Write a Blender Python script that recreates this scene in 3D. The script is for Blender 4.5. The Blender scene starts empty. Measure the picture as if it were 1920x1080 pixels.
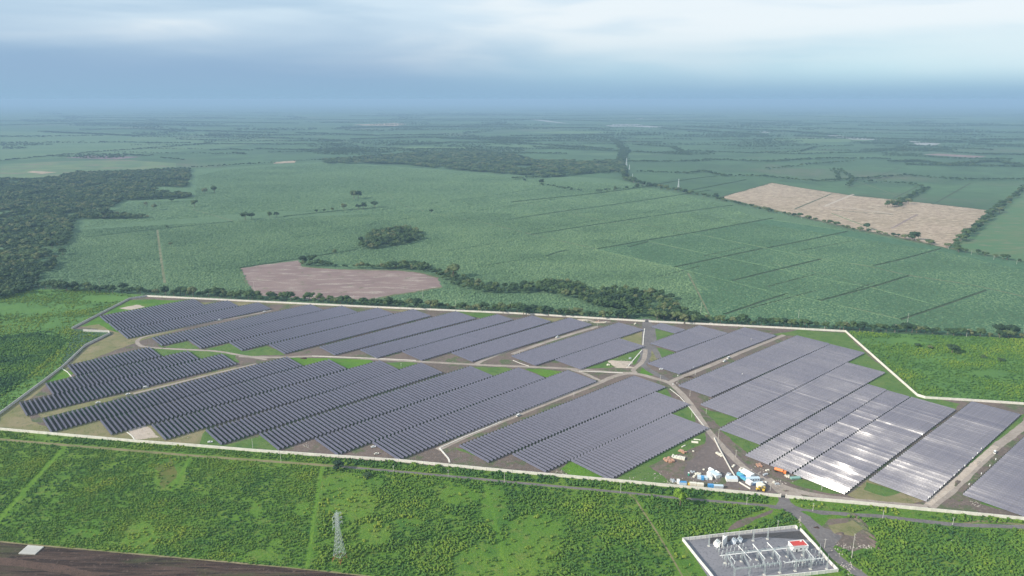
import bpy, bmesh, math, random
import numpy as np
from mathutils import Vector, Matrix, noise
from mathutils.geometry import tessellate_polygon
random.seed(7); rng = np.random.default_rng(7)
R = math.radians
S = bpy.context.scene
COL = S.collection

# ---------------------------------------------------------------- camera, world, sun, exposure
H = 350.0                       # drone height above the plain, metres
FPX = 1330.0                    # focal length in photo pixels (1920 wide)
TH = math.atan((540 - 187) / FPX)
cam = bpy.data.objects.new("camera", bpy.data.cameras.new("camera"))
COL.objects.link(cam)
cam.location = (0, 0, H)
cam.rotation_euler = (math.pi / 2 - TH, 0, 0)
cam.data.sensor_width = 36; cam.data.lens = FPX / 1920 * 36
cam.data.clip_start = 1; cam.data.clip_end = 300000
S.camera = cam
SUN_EL, SUN_AZ = 28.0, 203.5    # azimuth measured counter-clockwise from +X: the sun stands left and a little behind
sd = Vector((math.cos(R(SUN_EL)) * math.cos(R(SUN_AZ)), math.cos(R(SUN_EL)) * math.sin(R(SUN_AZ)), math.sin(R(SUN_EL))))
sun = bpy.data.objects.new("sun", bpy.data.lights.new("sun", 'SUN'))
COL.objects.link(sun)
sun.data.energy = 5.0; sun.data.angle = R(0.6); sun.data.color = (1.0, 0.92, 0.79)
sun.rotation_euler = sd.to_track_quat('Z', 'Y').to_euler()
sun.location = (-400, -200, 900)
S.view_settings.view_transform = 'Standard'; S.view_settings.look = 'None'
S.view_settings.exposure = 0.30; S.view_settings.gamma = 1.0; S.view_settings.use_curve_mapping = False
S.cycles.use_denoising = True
S.cycles.max_bounces = 4; S.cycles.diffuse_bounces = 2; S.cycles.glossy_bounces = 2
S.cycles.transparent_max_bounces = 8; S.cycles.volume_bounces = 0
S.cycles.sample_clamp_indirect = 4.0; S.cycles.sample_clamp_direct = 12.0
S.cycles.caustics_reflective = False; S.cycles.caustics_refractive = False

W = bpy.data.worlds.new("World"); S.world = W; W.use_nodes = True
nt = W.node_tree; nt.nodes.clear()
def N(t, typ, **kw):
    n = t.nodes.new(typ)
    for k, v in kw.items(): setattr(n, k, v)
    return n
def ramp(t, fac, stops, interp='LINEAR'):
    n = t.nodes.new('ShaderNodeValToRGB'); cr = n.color_ramp; cr.interpolation = interp
    while len(cr.elements) < len(stops): cr.elements.new(0.5)
    for e, (p, c) in zip(cr.elements, stops):
        e.position = p; e.color = (*c, 1) if len(c) == 3 else c
    if fac is not None: t.links.new(fac, n.inputs[0])
    return n.outputs[0]
def mth(t, op, a, b=None, c=None, clamp=False):
    n = t.nodes.new('ShaderNodeMath'); n.operation = op; n.use_clamp = clamp
    for i, v in enumerate((a, b, c)):
        if v is None: continue
        if isinstance(v, (int, float)): n.inputs[i].default_value = v
        else: t.links.new(v, n.inputs[i])
    return n.outputs[0]
def mix(t, fac, a, b, mode='MIX'):
    n = t.nodes.new('ShaderNodeMix'); n.data_type = 'RGBA'; n.blend_type = mode
    for s, v in ((0, fac), (6, a), (7, b)):
        if isinstance(v, (int, float)): n.inputs[s].default_value = v
        elif isinstance(v, tuple): n.inputs[s].default_value = (*v, 1)
        else: t.links.new(v, n.inputs[s])
    return n.outputs[2]
def nz(t, vec, scale, detail=4, rough=0.55, dist=0.0):
    n = t.nodes.new('ShaderNodeTexNoise'); n.inputs['Scale'].default_value = scale
    n.inputs['Detail'].default_value = detail; n.inputs['Roughness'].default_value = rough
    n.inputs['Distortion'].default_value = dist
    if vec is not None: t.links.new(vec, n.inputs['Vector'])
    return n.outputs['Fac']
def mapping(t, vec, scale=(1, 1, 1), rot=(0, 0, 0), loc=(0, 0, 0)):
    n = t.nodes.new('ShaderNodeMapping'); t.links.new(vec, n.inputs[0])
    n.inputs['Scale'].default_value = scale; n.inputs['Rotation'].default_value = rot; n.inputs['Location'].default_value = loc
    return n.outputs[0]

sky = N(nt, 'ShaderNodeTexSky', sky_type='NISHITA', sun_disc=False)
sky.sun_elevation = R(SUN_EL); sky.sun_rotation = R(90 - SUN_AZ)
sky.air_density = 1.2; sky.dust_density = 2.0; sky.ozone_density = 1.5; sky.altitude = 100
tc = N(nt, 'ShaderNodeTexCoord').outputs['Generated']
sep = N(nt, 'ShaderNodeSeparateXYZ'); nt.links.new(tc, sep.inputs[0])
vx, vy, vz = sep.outputs
cl1 = nz(nt, mapping(nt, tc, (1.3, 1.3, 13), loc=(3.1, 1.7, 0.35)), 1.0, 3, 0.5, 0.6)
cl2 = nz(nt, mapping(nt, tc, (4.5, 4.5, 30), loc=(8.3, 0.4, 0)), 1.0, 4, 0.55, 0.5)
cl = mth(nt, 'ADD', mth(nt, 'MULTIPLY', cl1, 0.78), mth(nt, 'MULTIPLY', cl2, 0.22))
cl = mth(nt, 'ADD', cl, mth(nt, 'MULTIPLY', vx, 0.17))
# stratus deck: pale bright sheets over blue-grey bases
deck = ramp(nt, cl, [(0.30, (0.46, 0.61, 0.75)), (0.46, (0.58, 0.71, 0.82)), (0.60, (0.75, 0.82, 0.87))], 'EASE')
# towards the left and middle of the view far rain hangs over the plain; it thins towards the right
side = mth(nt, 'ADD', mth(nt, 'MULTIPLY', vx, 1.15), mth(nt, 'MULTIPLY', cl1, 0.42))
veil = ramp(nt, side, [(0.00, (0.25, 0.40, 0.59)), (0.45, (0.37, 0.57, 0.71)), (0.80, (0.46, 0.69, 0.79))], 'EASE')
veil = mix(nt, ramp(nt, vz, [(0.0, (0, 0, 0)), (0.045, (1, 1, 1))], 'EASE'), (0.255, 0.425, 0.60), veil)
vw = mth(nt, 'ADD', vz, mth(nt, 'MULTIPLY', mth(nt, 'SUBTRACT', cl, 0.5), 0.12))
up = ramp(nt, vw, [(0.025, (0, 0, 0)), (0.115, (1, 1, 1))], 'EASE')
clouds = mix(nt, up, veil, deck)
b1 = N(nt, 'ShaderNodeBackground'); nt.links.new(sky.outputs[0], b1.inputs[0]); b1.inputs[1].default_value = 0.07
b2 = N(nt, 'ShaderNodeBackground'); nt.links.new(clouds, b2.inputs[0]); b2.inputs[1].default_value = 1.0
mx = N(nt, 'ShaderNodeMixShader'); mx.inputs[0].default_value = 0.86
nt.links.new(b1.outputs[0], mx.inputs[1]); nt.links.new(b2.outputs[0], mx.inputs[2])
wo = N(nt, 'ShaderNodeOutputWorld'); nt.links.new(mx.outputs[0], wo.inputs[0])

# ---------------------------------------------------------------- where things stand
CT, ST = math.cos(TH), math.sin(TH)
def G(x, y, z=0.0):
    """point of the photo -> place on the plain (height z)"""
    dx = (x - 960) / FPX; dy = -(y - 540) / FPX
    d = Vector((dx, CT + dy * ST, -ST + dy * CT))
    k = (H - z) / -d.z
    return Vector((d.x * k, d.y * k, z))
def PX(P):
    """world points (n,3) -> photo pixels"""
    P = np.asarray(P, float); q = P - np.array([0, 0, H])
    w = q[:, 1] * CT - q[:, 2] * ST; u = q[:, 1] * ST + q[:, 2] * CT
    return np.stack([960 + FPX * q[:, 0] / w, 540 - FPX * u / w], 1)
def MPP(y):
    """metres per photo pixel across, at photo row y"""
    return H / (ST + (y - 540) / FPX * CT) / FPX
def GL(pts, z=0.0): return [G(x, y, z) for x, y in pts]

def inpoly(P, poly):
    P = np.asarray(P); x, y = P[:, 0], P[:, 1]; c = np.zeros(len(P), bool); n = len(poly); j = n - 1
    for i in range(n):
        xi, yi = poly[i][0], poly[i][1]; xj, yj = poly[j][0], poly[j][1]
        if yi != yj:
            c ^= ((yi > y) != (yj > y)) & (x < (xj - xi) * (y - yi) / (yj - yi) + xi)
        j = i
    return c
def vnoise(P, scale, seed=0):
    """cheap smooth 2-D value noise in 0..1"""
    q = np.asarray(P)[:, :2] / scale + seed * 17.3
    i = np.floor(q).astype(np.int64); f = q - i; f = f * f * (3 - 2 * f)
    def h(a, b):
        n = (a * 374761393 + b * 668265263 + seed * 1442695) & 0xffffffff
        n = ((n ^ (n >> 13)) * 1274126177) & 0xffffffff
        return ((n ^ (n >> 16)) & 0xffff) / 65535.0
    a, b = i[:, 0], i[:, 1]
    return (h(a, b) * (1 - f[:, 0]) + h(a + 1, b) * f[:, 0]) * (1 - f[:, 1]) + (h(a, b + 1) * (1 - f[:, 0]) + h(a + 1, b + 1) * f[:, 0]) * f[:, 1]

# ---------------------------------------------------------------- object helpers
def link(name, me, mat=None, parent=None):
    o = bpy.data.objects.new(name, me); COL.objects.link(o)
    if mat is not None and me is not None and not me.materials: me.materials.append(mat)
    if parent is not None: o.parent = parent
    return o
def empty(name, loc, rz=0.0):
    o = bpy.data.objects.new(name, None); COL.objects.link(o)
    o.location = loc; o.rotation_euler = (0, 0, rz); o.empty_display_size = 1
    return o
def tag(o, label=None, cat=None, group=None, kind=None):
    if label: o["label"] = label
    if cat: o["category"] = cat
    if group: o["group"] = group
    if kind: o["kind"] = kind
    return o
def copy_tree(o, parent=None):
    c = o.copy(); COL.objects.link(c)
    if parent is not None: c.parent = parent
    for ch in list(o.children): copy_tree(ch, c)
    return c
def pmesh(name, V, F, mat=None, smooth=False):
    me = bpy.data.meshes.new(name); me.from_pydata([tuple(v) for v in V], [], F)
    if smooth: me.polygons.foreach_set("use_smooth", [True] * len(me.polygons))
    if mat is not None: me.materials.append(mat)
    return me
class MB:
    """collects boxes, bars, prisms and tubes into one mesh"""
    def __init__(s): s.V = []; s.F = []
    def add(s, V, F):
        b = len(s.V); s.V += [tuple(v) for v in V]; s.F += [tuple(i + b for i in f) for f in F]; return s
    def box(s, c, d, rz=0.0, rx=0.0):
        m = Matrix.Translation(c) @ Matrix.Rotation(rz, 4, 'Z') @ Matrix.Rotation(rx, 4, 'X')
        V = [m @ Vector((sx * d[0] / 2, sy * d[1] / 2, sz * d[2] / 2)) for sx in (-1, 1) for sy in (-1, 1) for sz in (-1, 1)]
        return s.add(V, [(0, 1, 3, 2), (4, 6, 7, 5), (0, 4, 5, 1), (2, 3, 7, 6), (0, 2, 6, 4), (1, 5, 7, 3)])
    def bar(s, a, b, w, w2=None, n=4):
        a, b = Vector(a), Vector(b); w2 = w if w2 is None else w2
        q = (b - a).to_track_quat('Z', 'Y'); V = []
        for p, r in ((a, w), (b, w2)):
            for k in range(n):
                t = 2 * math.pi * (k + 0.5) / n
                V.append(p + q @ Vector((math.cos(t) * r / 2, math.sin(t) * r / 2, 0)))
        F = [(k, (k + 1) % n, n + (k + 1) % n, n + k) for k in range(n)] + [tuple(range(n - 1, -1, -1)), tuple(range(n, 2 * n))]
        return s.add(V, F)
    def prism(s, pts, z0, z1):
        n = len(pts); V = [(p[0], p[1], z0) for p in pts] + [(p[0], p[1], z1) for p in pts]
        F = [(k, (k + 1) % n, n + (k + 1) % n, n + k) for k in range(n)]
        tr = tessellate_polygon([[Vector((p[0], p[1], 0)) for p in pts]])
        return s.add(V, F + [tuple(i + n for i in t) for t in tr])
    def build(s, name, mat, parent=None, smooth=False):
        return link(name, pmesh(name, s.V, s.F, mat, smooth), None, parent)

def mat_new(name):
    m = bpy.data.materials.new(name); m.use_nodes = True; t = m.node_tree
    b = t.nodes["Principled BSDF"]; return m, t, b
def plain(name, col, rough=0.7, metal=0.0, var=0.12, scale=0.6, bump=0.0):
    m, t, b = mat_new(name)
    tc = N(t, 'ShaderNodeTexCoord').outputs['Object']
    n = nz(t, tc, scale, 4)
    lo = tuple(c * (1 - var) for c in col); hi = tuple(min(1, c * (1 + var)) for c in col)
    t.links.new(ramp(t, n, [(0.3, lo), (0.7, hi)]), b.inputs['Base Color'])
    b.inputs['Roughness'].default_value = rough; b.inputs['Metallic'].default_value = metal
    if bump:
        bp = N(t, 'ShaderNodeBump'); bp.inputs['Distance'].default_value = bump; t.links.new(n, bp.inputs['Height'])
        t.links.new(bp.outputs[0], b.inputs['Normal'])
    return m
def worldpos(t): return N(t, 'ShaderNodeNewGeometry').outputs['Position']
def ground(name, layers, rough=0.9, bumps=((1.0, 0.5),), tuft=None):
    """layers: list of (scale, lo, hi, colour) laid over each other by noise, after a base colour"""
    m, t, b = mat_new(name); P = worldpos(t)
    col = layers[0]
    for i, (sc, lo, hi, c) in enumerate(layers[1:]):
        st = (1, 1, 1)
        if isinstance(sc, tuple): sc, st = sc
        fac = ramp(t, nz(t, mapping(t, P, st, loc=(i * 31.7, i * 12.1, 0)), sc, 5, 0.6, 0.3), [(lo, (0, 0, 0)), (hi, (1, 1, 1))])
        col = mix(t, fac, col, c)
    if tuft:
        sc, amt = tuft
        v = N(t, 'ShaderNodeTexVoronoi'); v.inputs['Scale'].default_value = sc; t.links.new(P, v.inputs['Vector'])
        sp = N(t, 'ShaderNodeSeparateColor'); t.links.new(v.outputs['Color'], sp.inputs[0])
        col = mix(t, amt, col, mix(t, sp.outputs[0], (0.0, 0.0, 0.0), (1.0, 1.0, 1.0)), 'SOFT_LIGHT')
    if isinstance(col, tuple): b.inputs['Base Color'].default_value = (*col, 1)
    else: t.links.new(col, b.inputs['Base Color'])
    b.inputs['Roughness'].default_value = rough; b.inputs['Specular IOR Level'].default_value = 0.15
    nrm = None
    for sc, dist in bumps:
        bp = N(t, 'ShaderNodeBump'); bp.inputs['Strength'].default_value = 1.0; bp.inputs['Distance'].default_value = dist
        t.links.new(nz(t, P, sc, 3, 0.6), bp.inputs['Height'])
        if nrm is not None: t.links.new(nrm, bp.inputs['Normal'])
        nrm = bp.outputs[0]
    if nrm is not None: t.links.new(nrm, b.inputs['Normal'])
    return m
_cnt = [0]
def zlift(z):
    _cnt[0] += 1; return 3 * z + _cnt[0] * 1e-4 if abs(z) < .1 else z + _cnt[0] * 1e-4
def sheet(name, pts, z, mat, kind='structure', label=None):
    """flat polygon on the ground; pts are world points"""
    z = zlift(z)
    V = [Vector((p[0], p[1], z)) for p in pts]
    F = []
    for t in tessellate_polygon([V]):
        a, b, c = (V[i] for i in t)
        F.append(t if (b - a).cross(c - a).z > 0 else t[::-1])
    o = link(name, pmesh(name, V, F, mat)); tag(o, label, None, None, kind)
    return o
def smooth_line(P, step=6.0):
    """Catmull-Rom through world points"""
    P = [Vector((p[0], p[1], 0)) for p in P]; out = []
    Q = [2 * P[0] - P[1]] + P + [2 * P[-1] - P[-2]]
    for i in range(1, len(Q) - 2):
        n = max(1, int((Q[i + 1] - Q[i]).length / step))
        for k in range(n):
            t = k / n; a, b, c, d = Q[i - 1:i + 3]
            out.append(0.5 * ((2 * b) + (c - a) * t + (2 * a - 5 * b + 4 * c - d) * t * t + (3 * b - a - 3 * c + d) * t ** 3))
    out.append(P[-1]); return out
def ribbon(name, px, width, z, mat, step=6.0, rag=0.0, straight=False, parent=None):
    z = zlift(z)
    P = GL(px) if not isinstance(px[0], Vector) else px
    P = [Vector((p[0], p[1], 0)) for p in P]
    if straight:
        L = []
        for a, b in zip(P, P[1:]):
            n = max(1, int((b - a).length / step)); L += [a.lerp(b, k / n) for k in range(n)]
        L.append(P[-1])
    else: L = smooth_line(P, step)
    V = []; F = []
    for i, p in enumerate(L):
        d = (L[min(i + 1, len(L) - 1)] - L[max(i - 1, 0)]); d.normalize(); s = Vector((-d.y, d.x, 0))
        w = width if not callable(width) else width(i / max(1, len(L) - 1))
        a = w / 2 * (1 + rag * (random.random() - 0.5)); c = w / 2 * (1 + rag * (random.random() - 0.5))
        V += [p + s * a + Vector((0, 0, z)), p - s * c + Vector((0, 0, z))]
        if i: F.append((2 * i - 2, 2 * i - 1, 2 * i + 1, 2 * i))
    me = pmesh(name, V, F, mat)
    o = link(name, me, None, parent)
    if parent is None: o["kind"] = "structure"
    return o

def instancer(name, P, scl, rot, tint, sources, var, kind='stuff', label=None, zs=None):
    """one object that scatters source meshes on points through geometry nodes"""
    n = len(P)
    me = bpy.data.meshes.new(name); me.vertices.add(n)
    me.vertices.foreach_set("co", np.asarray(P, np.float32).ravel())
    if np.ndim(scl) == 1: scl = np.stack([scl, scl, scl if zs is None else zs], 1)
    a = me.attributes.new("scl", 'FLOAT_VECTOR', 'POINT'); a.data.foreach_set("vector", np.asarray(scl, np.float32).ravel())
    r3 = np.zeros((n, 3), np.float32); r3[:, 2] = rot
    a = me.attributes.new("rot", 'FLOAT_VECTOR', 'POINT'); a.data.foreach_set("vector", r3.ravel())
    a = me.attributes.new("tint", 'FLOAT', 'POINT'); a.data.foreach_set("value", np.asarray(tint, np.float32))
    a = me.attributes.new("var", 'INT', 'POINT'); a.data.foreach_set("value", np.asarray(var, np.int32))
    o = link(name, me); tag(o, label, None, None, kind)
    g = bpy.data.node_groups.new(name + "_scatter", 'GeometryNodeTree')
    g.interface.new_socket("Geometry", in_out='INPUT', socket_type='NodeSocketGeometry')
    g.interface.new_socket("Geometry", in_out='OUTPUT', socket_type='NodeSocketGeometry')
    gi = g.nodes.new('NodeGroupInput'); go = g.nodes.new('NodeGroupOutput'); jn = g.nodes.new('GeometryNodeJoinGeometry')
    def attr(nm, ty):
        q = g.nodes.new('GeometryNodeInputNamedAttribute'); q.data_type = ty; q.inputs[0].default_value = nm
        return q.outputs['Attribute']
    for k, so in enumerate(sources):
        ip = g.nodes.new('GeometryNodeInstanceOnPoints'); oi = g.nodes.new('GeometryNodeObjectInfo')
        oi.inputs['Object'].default_value = so; oi.inputs['As Instance'].default_value = True
        eq = g.nodes.new('FunctionNodeCompare'); eq.data_type = 'INT'; eq.operation = 'EQUAL'
        g.links.new(attr("var", 'INT'), eq.inputs[2]); eq.inputs[3].default_value = k
        g.links.new(gi.outputs[0], ip.inputs['Points']); g.links.new(eq.outputs[0], ip.inputs['Selection'])
        g.links.new(oi.outputs['Geometry'], ip.inputs['Instance'])
        g.links.new(attr("scl", 'FLOAT_VECTOR'), ip.inputs['Scale'])
        e2r = g.nodes.new('FunctionNodeEulerToRotation'); g.links.new(attr("rot", 'FLOAT_VECTOR'), e2r.inputs[0])
        g.links.new(e2r.outputs[0], ip.inputs['Rotation'])
        g.links.new(ip.outputs[0], jn.inputs[0])
    g.links.new(jn.outputs[0], go.inputs[0])
    md = o.modifiers.new("scatter", 'NODES'); md.node_group = g
    return o
HAZE = 0.000074
# ---------------------------------------------------------------- ground materials
M = {}
M['plain'] = ground('distant_plain', [(0.055, 0.105, 0.055), (0.0016, 0.42, 0.60, (0.085, 0.155, 0.075)), (0.004, 0.5, 0.62, (0.045, 0.085, 0.05)),
                    (0.0009, 0.56, 0.68, (0.13, 0.13, 0.09)), (0.02, 0.35, 0.7, (0.065, 0.12, 0.055))], bumps=((0.12, 1.0),))
M['cane'] = ground('sugar_cane', [(0.085, 0.155, 0.078), (0.0035, 0.40, 0.62, (0.11, 0.185, 0.098)), (0.012, 0.45, 0.72, (0.075, 0.14, 0.07)),
                   (0.16, 0.40, 0.68, (0.14, 0.22, 0.115)), (0.45, 0.5, 0.66, (0.035, 0.075, 0.035))], bumps=((0.16, 2.6), (0.42, 1.3)))
M['cane_smooth'] = ground('young_sugar_cane', [(0.074, 0.152, 0.080), (0.003, 0.40, 0.62, (0.088, 0.170, 0.090)), (0.0, 0.4, 0.6, (0.07, 0.145, 0.076)),
                   ((0.12, (1, 0.3, 1)), 0.45, 0.68, (0.043, 0.105, 0.05)), (0.5, 0.50, 0.68, (0.036, 0.085, 0.042))], bumps=((0.35, 0.9),))
M['grass'] = ground('mown_grass', [(0.075, 0.150, 0.030), (0.03, 0.40, 0.6, (0.115, 0.175, 0.045)), (0.12, 0.5, 0.7, (0.05, 0.12, 0.028)), (0.6, 0.45, 0.7, (0.09, 0.13, 0.05))], bumps=((0.6, 0.5),))
M['bright_grass'] = ground('bright_meadow', [(0.10, 0.20, 0.022), (0.02, 0.40, 0.6, (0.062, 0.15, 0.022)), (0.05, 0.52, 0.72, (0.135, 0.165, 0.04)), (0.35, 0.45, 0.7, (0.07, 0.16, 0.02))], bumps=((0.5, 0.7), (0.15, 0.8)))
M['olive'] = ground('dry_grass', [(0.17, 0.17, 0.075), (0.03, 0.42, 0.62, (0.24, 0.20, 0.12)), (0.09, 0.5, 0.68, (0.11, 0.13, 0.05)), (0.5, 0.45, 0.7, (0.20, 0.18, 0.10))], bumps=((0.5, 0.4),))
M['dirt'] = ground('site_earth', [(0.165, 0.125, 0.110), (0.015, 0.40, 0.6, (0.125, 0.100, 0.088)), (0.035, 0.50, 0.60, (0.085, 0.115, 0.05)), (0.25, 0.5, 0.72, (0.21, 0.165, 0.14)), (1.1, 0.5, 0.7, (0.10, 0.085, 0.07))], bumps=((0.7, 0.25),))
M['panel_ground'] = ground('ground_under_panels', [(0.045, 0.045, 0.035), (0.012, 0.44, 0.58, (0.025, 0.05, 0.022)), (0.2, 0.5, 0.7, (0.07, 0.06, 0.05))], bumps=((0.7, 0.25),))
M['track'] = ground('dusty_track', [(0.33, 0.28, 0.245), (0.05, 0.40, 0.6, (0.26, 0.22, 0.19)), (0.35, 0.5, 0.7, (0.38, 0.33, 0.29)), (1.5, 0.55, 0.7, (0.2, 0.17, 0.15))], bumps=((0.8, 0.12),))
M['gravel_road'] = ground('grey_gravel', [(0.165, 0.15, 0.15), (0.05, 0.40, 0.6, (0.125, 0.115, 0.118)), (0.4, 0.5, 0.7, (0.20, 0.185, 0.18)), (1.5, 0.55, 0.7, (0.1, 0.095, 0.09))], bumps=((0.9, 0.12),))
M['pinkdirt'] = ground('ploughed_pink_earth', [(0.205, 0.145, 0.138), ((0.012, (1, 2.2, 1)), 0.40, 0.62, (0.245, 0.180, 0.165)), ((0.02, (1, 3, 1)), 0.52, 0.66, (0.34, 0.285, 0.25)), (0.05, 0.6, 0.7, (0.13, 0.14, 0.08)), (0.4, 0.5, 0.7, (0.175, 0.125, 0.118))], bumps=((0.3, 0.4),))
M['stubble'] = ground('cut_cane_stubble', [(0.36, 0.275, 0.205), (0.006, 0.40, 0.6, (0.29, 0.225, 0.155)), ((0.03, (1, 2.4, 1)), 0.46, 0.62, (0.47, 0.38, 0.285)), ((0.07, (1, 2.0, 1)), 0.5, 0.64, (0.19, 0.145, 0.105))], bumps=((0.15, 1.2),))
M['plough'] = ground('dark_ploughed_earth', [(0.040, 0.026, 0.021), ((0.06, (0.3, 3.5, 1)), 0.42, 0.60, (0.085, 0.056, 0.044)), ((0.02, (0.5, 2.0, 1)), 0.54, 0.66, (0.060, 0.062, 0.030)), ((0.15, (0.2, 3, 1)), 0.52, 0.66, (0.020, 0.014, 0.012)), (0.35, 0.58, 0.68, (0.11, 0.08, 0.065))], bumps=((0.5, 0.5),))
M['scrub'] = ground('scrub_floor', [(0.085, 0.175, 0.022), (0.010, 0.40, 0.6, (0.125, 0.205, 0.028)), (0.025, 0.52, 0.66, (0.050, 0.125, 0.022)), (0.09, 0.50, 0.72, (0.15, 0.18, 0.045)), (0.5, 0.45, 0.65, (0.065, 0.145, 0.022))], bumps=((0.6, 0.7), (0.2, 0.8)))
M['lime'] = ground('lime_grass', [(0.12, 0.215, 0.025), (0.04, 0.4, 0.62, (0.085, 0.18, 0.022)), (0.4, 0.48, 0.7, (0.06, 0.14, 0.02))], bumps=((0.5, 0.7),))
M['water'] = plain('river_water', (0.27, 0.27, 0.25), 0.5, var=0.15, scale=0.01)
M['gravel_pad'] = ground('substation_gravel', [(0.175, 0.175, 0.195), (0.03, 0.40, 0.6, (0.215, 0.21, 0.23)), (0.5, 0.5, 0.7, (0.13, 0.13, 0.145))], bumps=((1.4, 0.08),))
M['asphalt'] = ground('dark_asphalt', [(0.060, 0.058, 0.062), (0.05, 0.4, 0.65, (0.085, 0.08, 0.083)), (0.8, 0.5, 0.7, (0.05, 0.048, 0.05))], bumps=((1.4, 0.03),))
M['sandpile'] = ground('pale_sand', [(0.44, 0.37, 0.31), (0.15, 0.4, 0.65, (0.36, 0.30, 0.25)), (0.6, 0.5, 0.7, (0.5, 0.44, 0.38))], bumps=((0.6, 0.4),))
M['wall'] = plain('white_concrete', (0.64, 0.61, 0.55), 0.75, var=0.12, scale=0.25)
M['wall2'] = plain('grey_and_shaded_concrete', (0.50, 0.49, 0.46), 0.8, var=0.15, scale=0.3)  # concrete slabs; also the left walls, with their shade put into the grey

# ---------------------------------------------------------------- the plain and its fields
BIG = 140000
sheet('plain_ground', [(-BIG, -3000), (BIG, -3000), (BIG, 150000), (-BIG, 150000)], -0.35, M['plain'])
sheet('cane_field', GL([(-900, 470), (-500, 380), (0, 330), (360, 318), (600, 303), (900, 322), (1150, 335), (1345, 373), (1770, 466), (2300, 560), (2600, 660), (1920, 632), (1440, 610), (960, 590), (480, 566), (250, 552), (60, 545), (-700, 640)]), -0.05, M['cane'])
sheet('young_cane_field', GL([(1120, 467), (1295, 437), (1440, 411), (1590, 432), (1760, 464), (2300, 562), (2400, 640), (1920, 630), (1440, 609), (1330, 602), (1300, 510), (1265, 501)]), -0.045, M['cane_smooth'])
sheet('pale_pasture', GL([(1780, 466), (1922, 358), (2200, 372), (2300, 560), (1920, 490)]), -0.02, ground('pale_pasture', [(0.105, 0.155, 0.075), ((0.01, (1, 3, 1)), 0.4, 0.6, (0.075, 0.155, 0.07)), ((0.016, (1, 3, 1)), 0.55, 0.7, (0.18, 0.17, 0.11))], bumps=((0.2, 0.6),)))
sheet('far_field', GL([(660, 234), (740, 231), (765, 233), (740, 236), (680, 235)]), 0.4, M['stubble'])
sheet('far_field', GL([(50, 323), (60, 320.5), (108, 323), (80, 326)]), 0.2, M['stubble'])
sheet('far_field', GL([(515, 304), (555, 301), (553, 305), (512, 307)]), 0.2, M['stubble'])
sheet('far_field', GL([(1730, 290), (1760, 288), (1850, 293), (1830, 296)]), 0.2, M['pinkdirt'])
sheet('far_field', GL([(120, 296), (170, 292), (265, 294), (220, 299)]), 0.2, ground('bare_violet_earth', [(0.17, 0.12, 0.14), (0.01, 0.4, 0.6, (0.22, 0.17, 0.17))]))
sheet('far_field', GL([(0, 334), (0, 308), (120, 302), (240, 300), (330, 306), (330, 316), (150, 322), (90, 333)]), 0.1, ground('light_pasture', [(0.14, 0.19, 0.09), (0.006, 0.4, 0.6, (0.09, 0.15, 0.08)), ((0.004, (1, 3, 1)), 0.55, 0.65, (0.19, 0.15, 0.12))]))
sheet('far_field', GL([(0, 246), (200, 248), (330, 258), (560, 263), (330, 285), (120, 296), (0, 303)]), 0.15, ground('blue_green_pasture', [(0.085, 0.15, 0.075), (0.003, 0.4, 0.6, (0.11, 0.17, 0.085))]))
for i, (x0, x1, y, h, k) in enumerate([(1440, 1640, 262, 6, 0), (1680, 1900, 222, 5, 1), (1500, 1660, 218, 3, 0), (900, 1140, 273, 4, 1), (650, 860, 252, 3, 1), (1230, 1330, 216, 3, 1), (980, 1180, 248, 3, 0), (1720, 1930, 233, 3, 0), (1380, 1560, 285, 4, 1), (700, 900, 278, 5, 0), (330, 520, 252, 3, 0), (1050, 1240, 289, 3, 1)]):
    q = [(x0, y), (x0 + (x1 - x0) * .4, y - h * .6), (x1, y - h * .3), (x1 - 20, y + h * .5), (x0 + (x1 - x0) * .35, y + h)]
    sheet('far_field', GL(q), 0.25 + 0.03 * i, ground('far_crop', [((0.12, 0.19, 0.08), (0.075, 0.135, 0.07))[k], (0.004, 0.4, 0.6, (0.10, 0.16, 0.075))]))
for q in ([(1135, 236), (1150, 233), (1195, 233), (1215, 236), (1245, 238), (1225, 239.5), (1180, 237), (1150, 237.5)], [(1550, 254), (1570, 254), (1620, 259), (1650, 262.5), (1600, 262), (1570, 258)],
          [(1703, 264), (1725, 266), (1765, 269.5), (1750, 273), (1720, 272)], [(985, 223), (1010, 224), (1055, 230), (1068, 232), (1030, 229)], [(1425, 247), (1440, 246), (1443, 249), (1430, 249)], [(1190, 223), (1205, 221), (1204, 223.5)]):
    tag(sheet('river', GL(q), 0.8, M['water']), 'pale reach of the river winding across the far plain')
M['near_cane'] = ground('rough_crop', [(0.075, 0.160, 0.040), (0.010, 0.40, 0.6, (0.105, 0.205, 0.045)), (0.03, 0.52, 0.68, (0.055, 0.125, 0.038)), (0.3, 0.45, 0.65, (0.09, 0.18, 0.045))], bumps=((0.45, 1.0), (0.18, 1.2)))
sheet('rough_field', GL([(-900, 640), (-300, 600), (60, 543), (150, 541), (270, 553), (140, 613), (110, 695), (0, 778), (-400, 1000), (-900, 900)]), -0.035, M['near_cane'])
sheet('scrub_field', GL([(1585, 622), (1920, 634), (2400, 660), (2600, 820), (1920, 756), (1728, 744)]), -0.035, M['near_cane'])
sheet('near_field', GL([(-500, 760), (0, 806), (480, 847), (960, 886), (1440, 930), (1920, 975), (2500, 1030), (2500, 1500), (-500, 1400)]), -0.03, M['scrub'])
sheet('bare_field', GL([(-400, 970), (0, 1016), (200, 1034), (480, 1059), (641, 1075), (760, 1090), (900, 1200), (600, 1500), (-400, 1500)]), -0.012, M['plough'])
ribbon('field_margin', [(-300, 984), (0, 1015.5), (200, 1033.5), (480, 1058.5), (641, 1074.5), (800, 1095)], 1.6, 0.0, M['olive'], rag=0.6)
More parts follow.
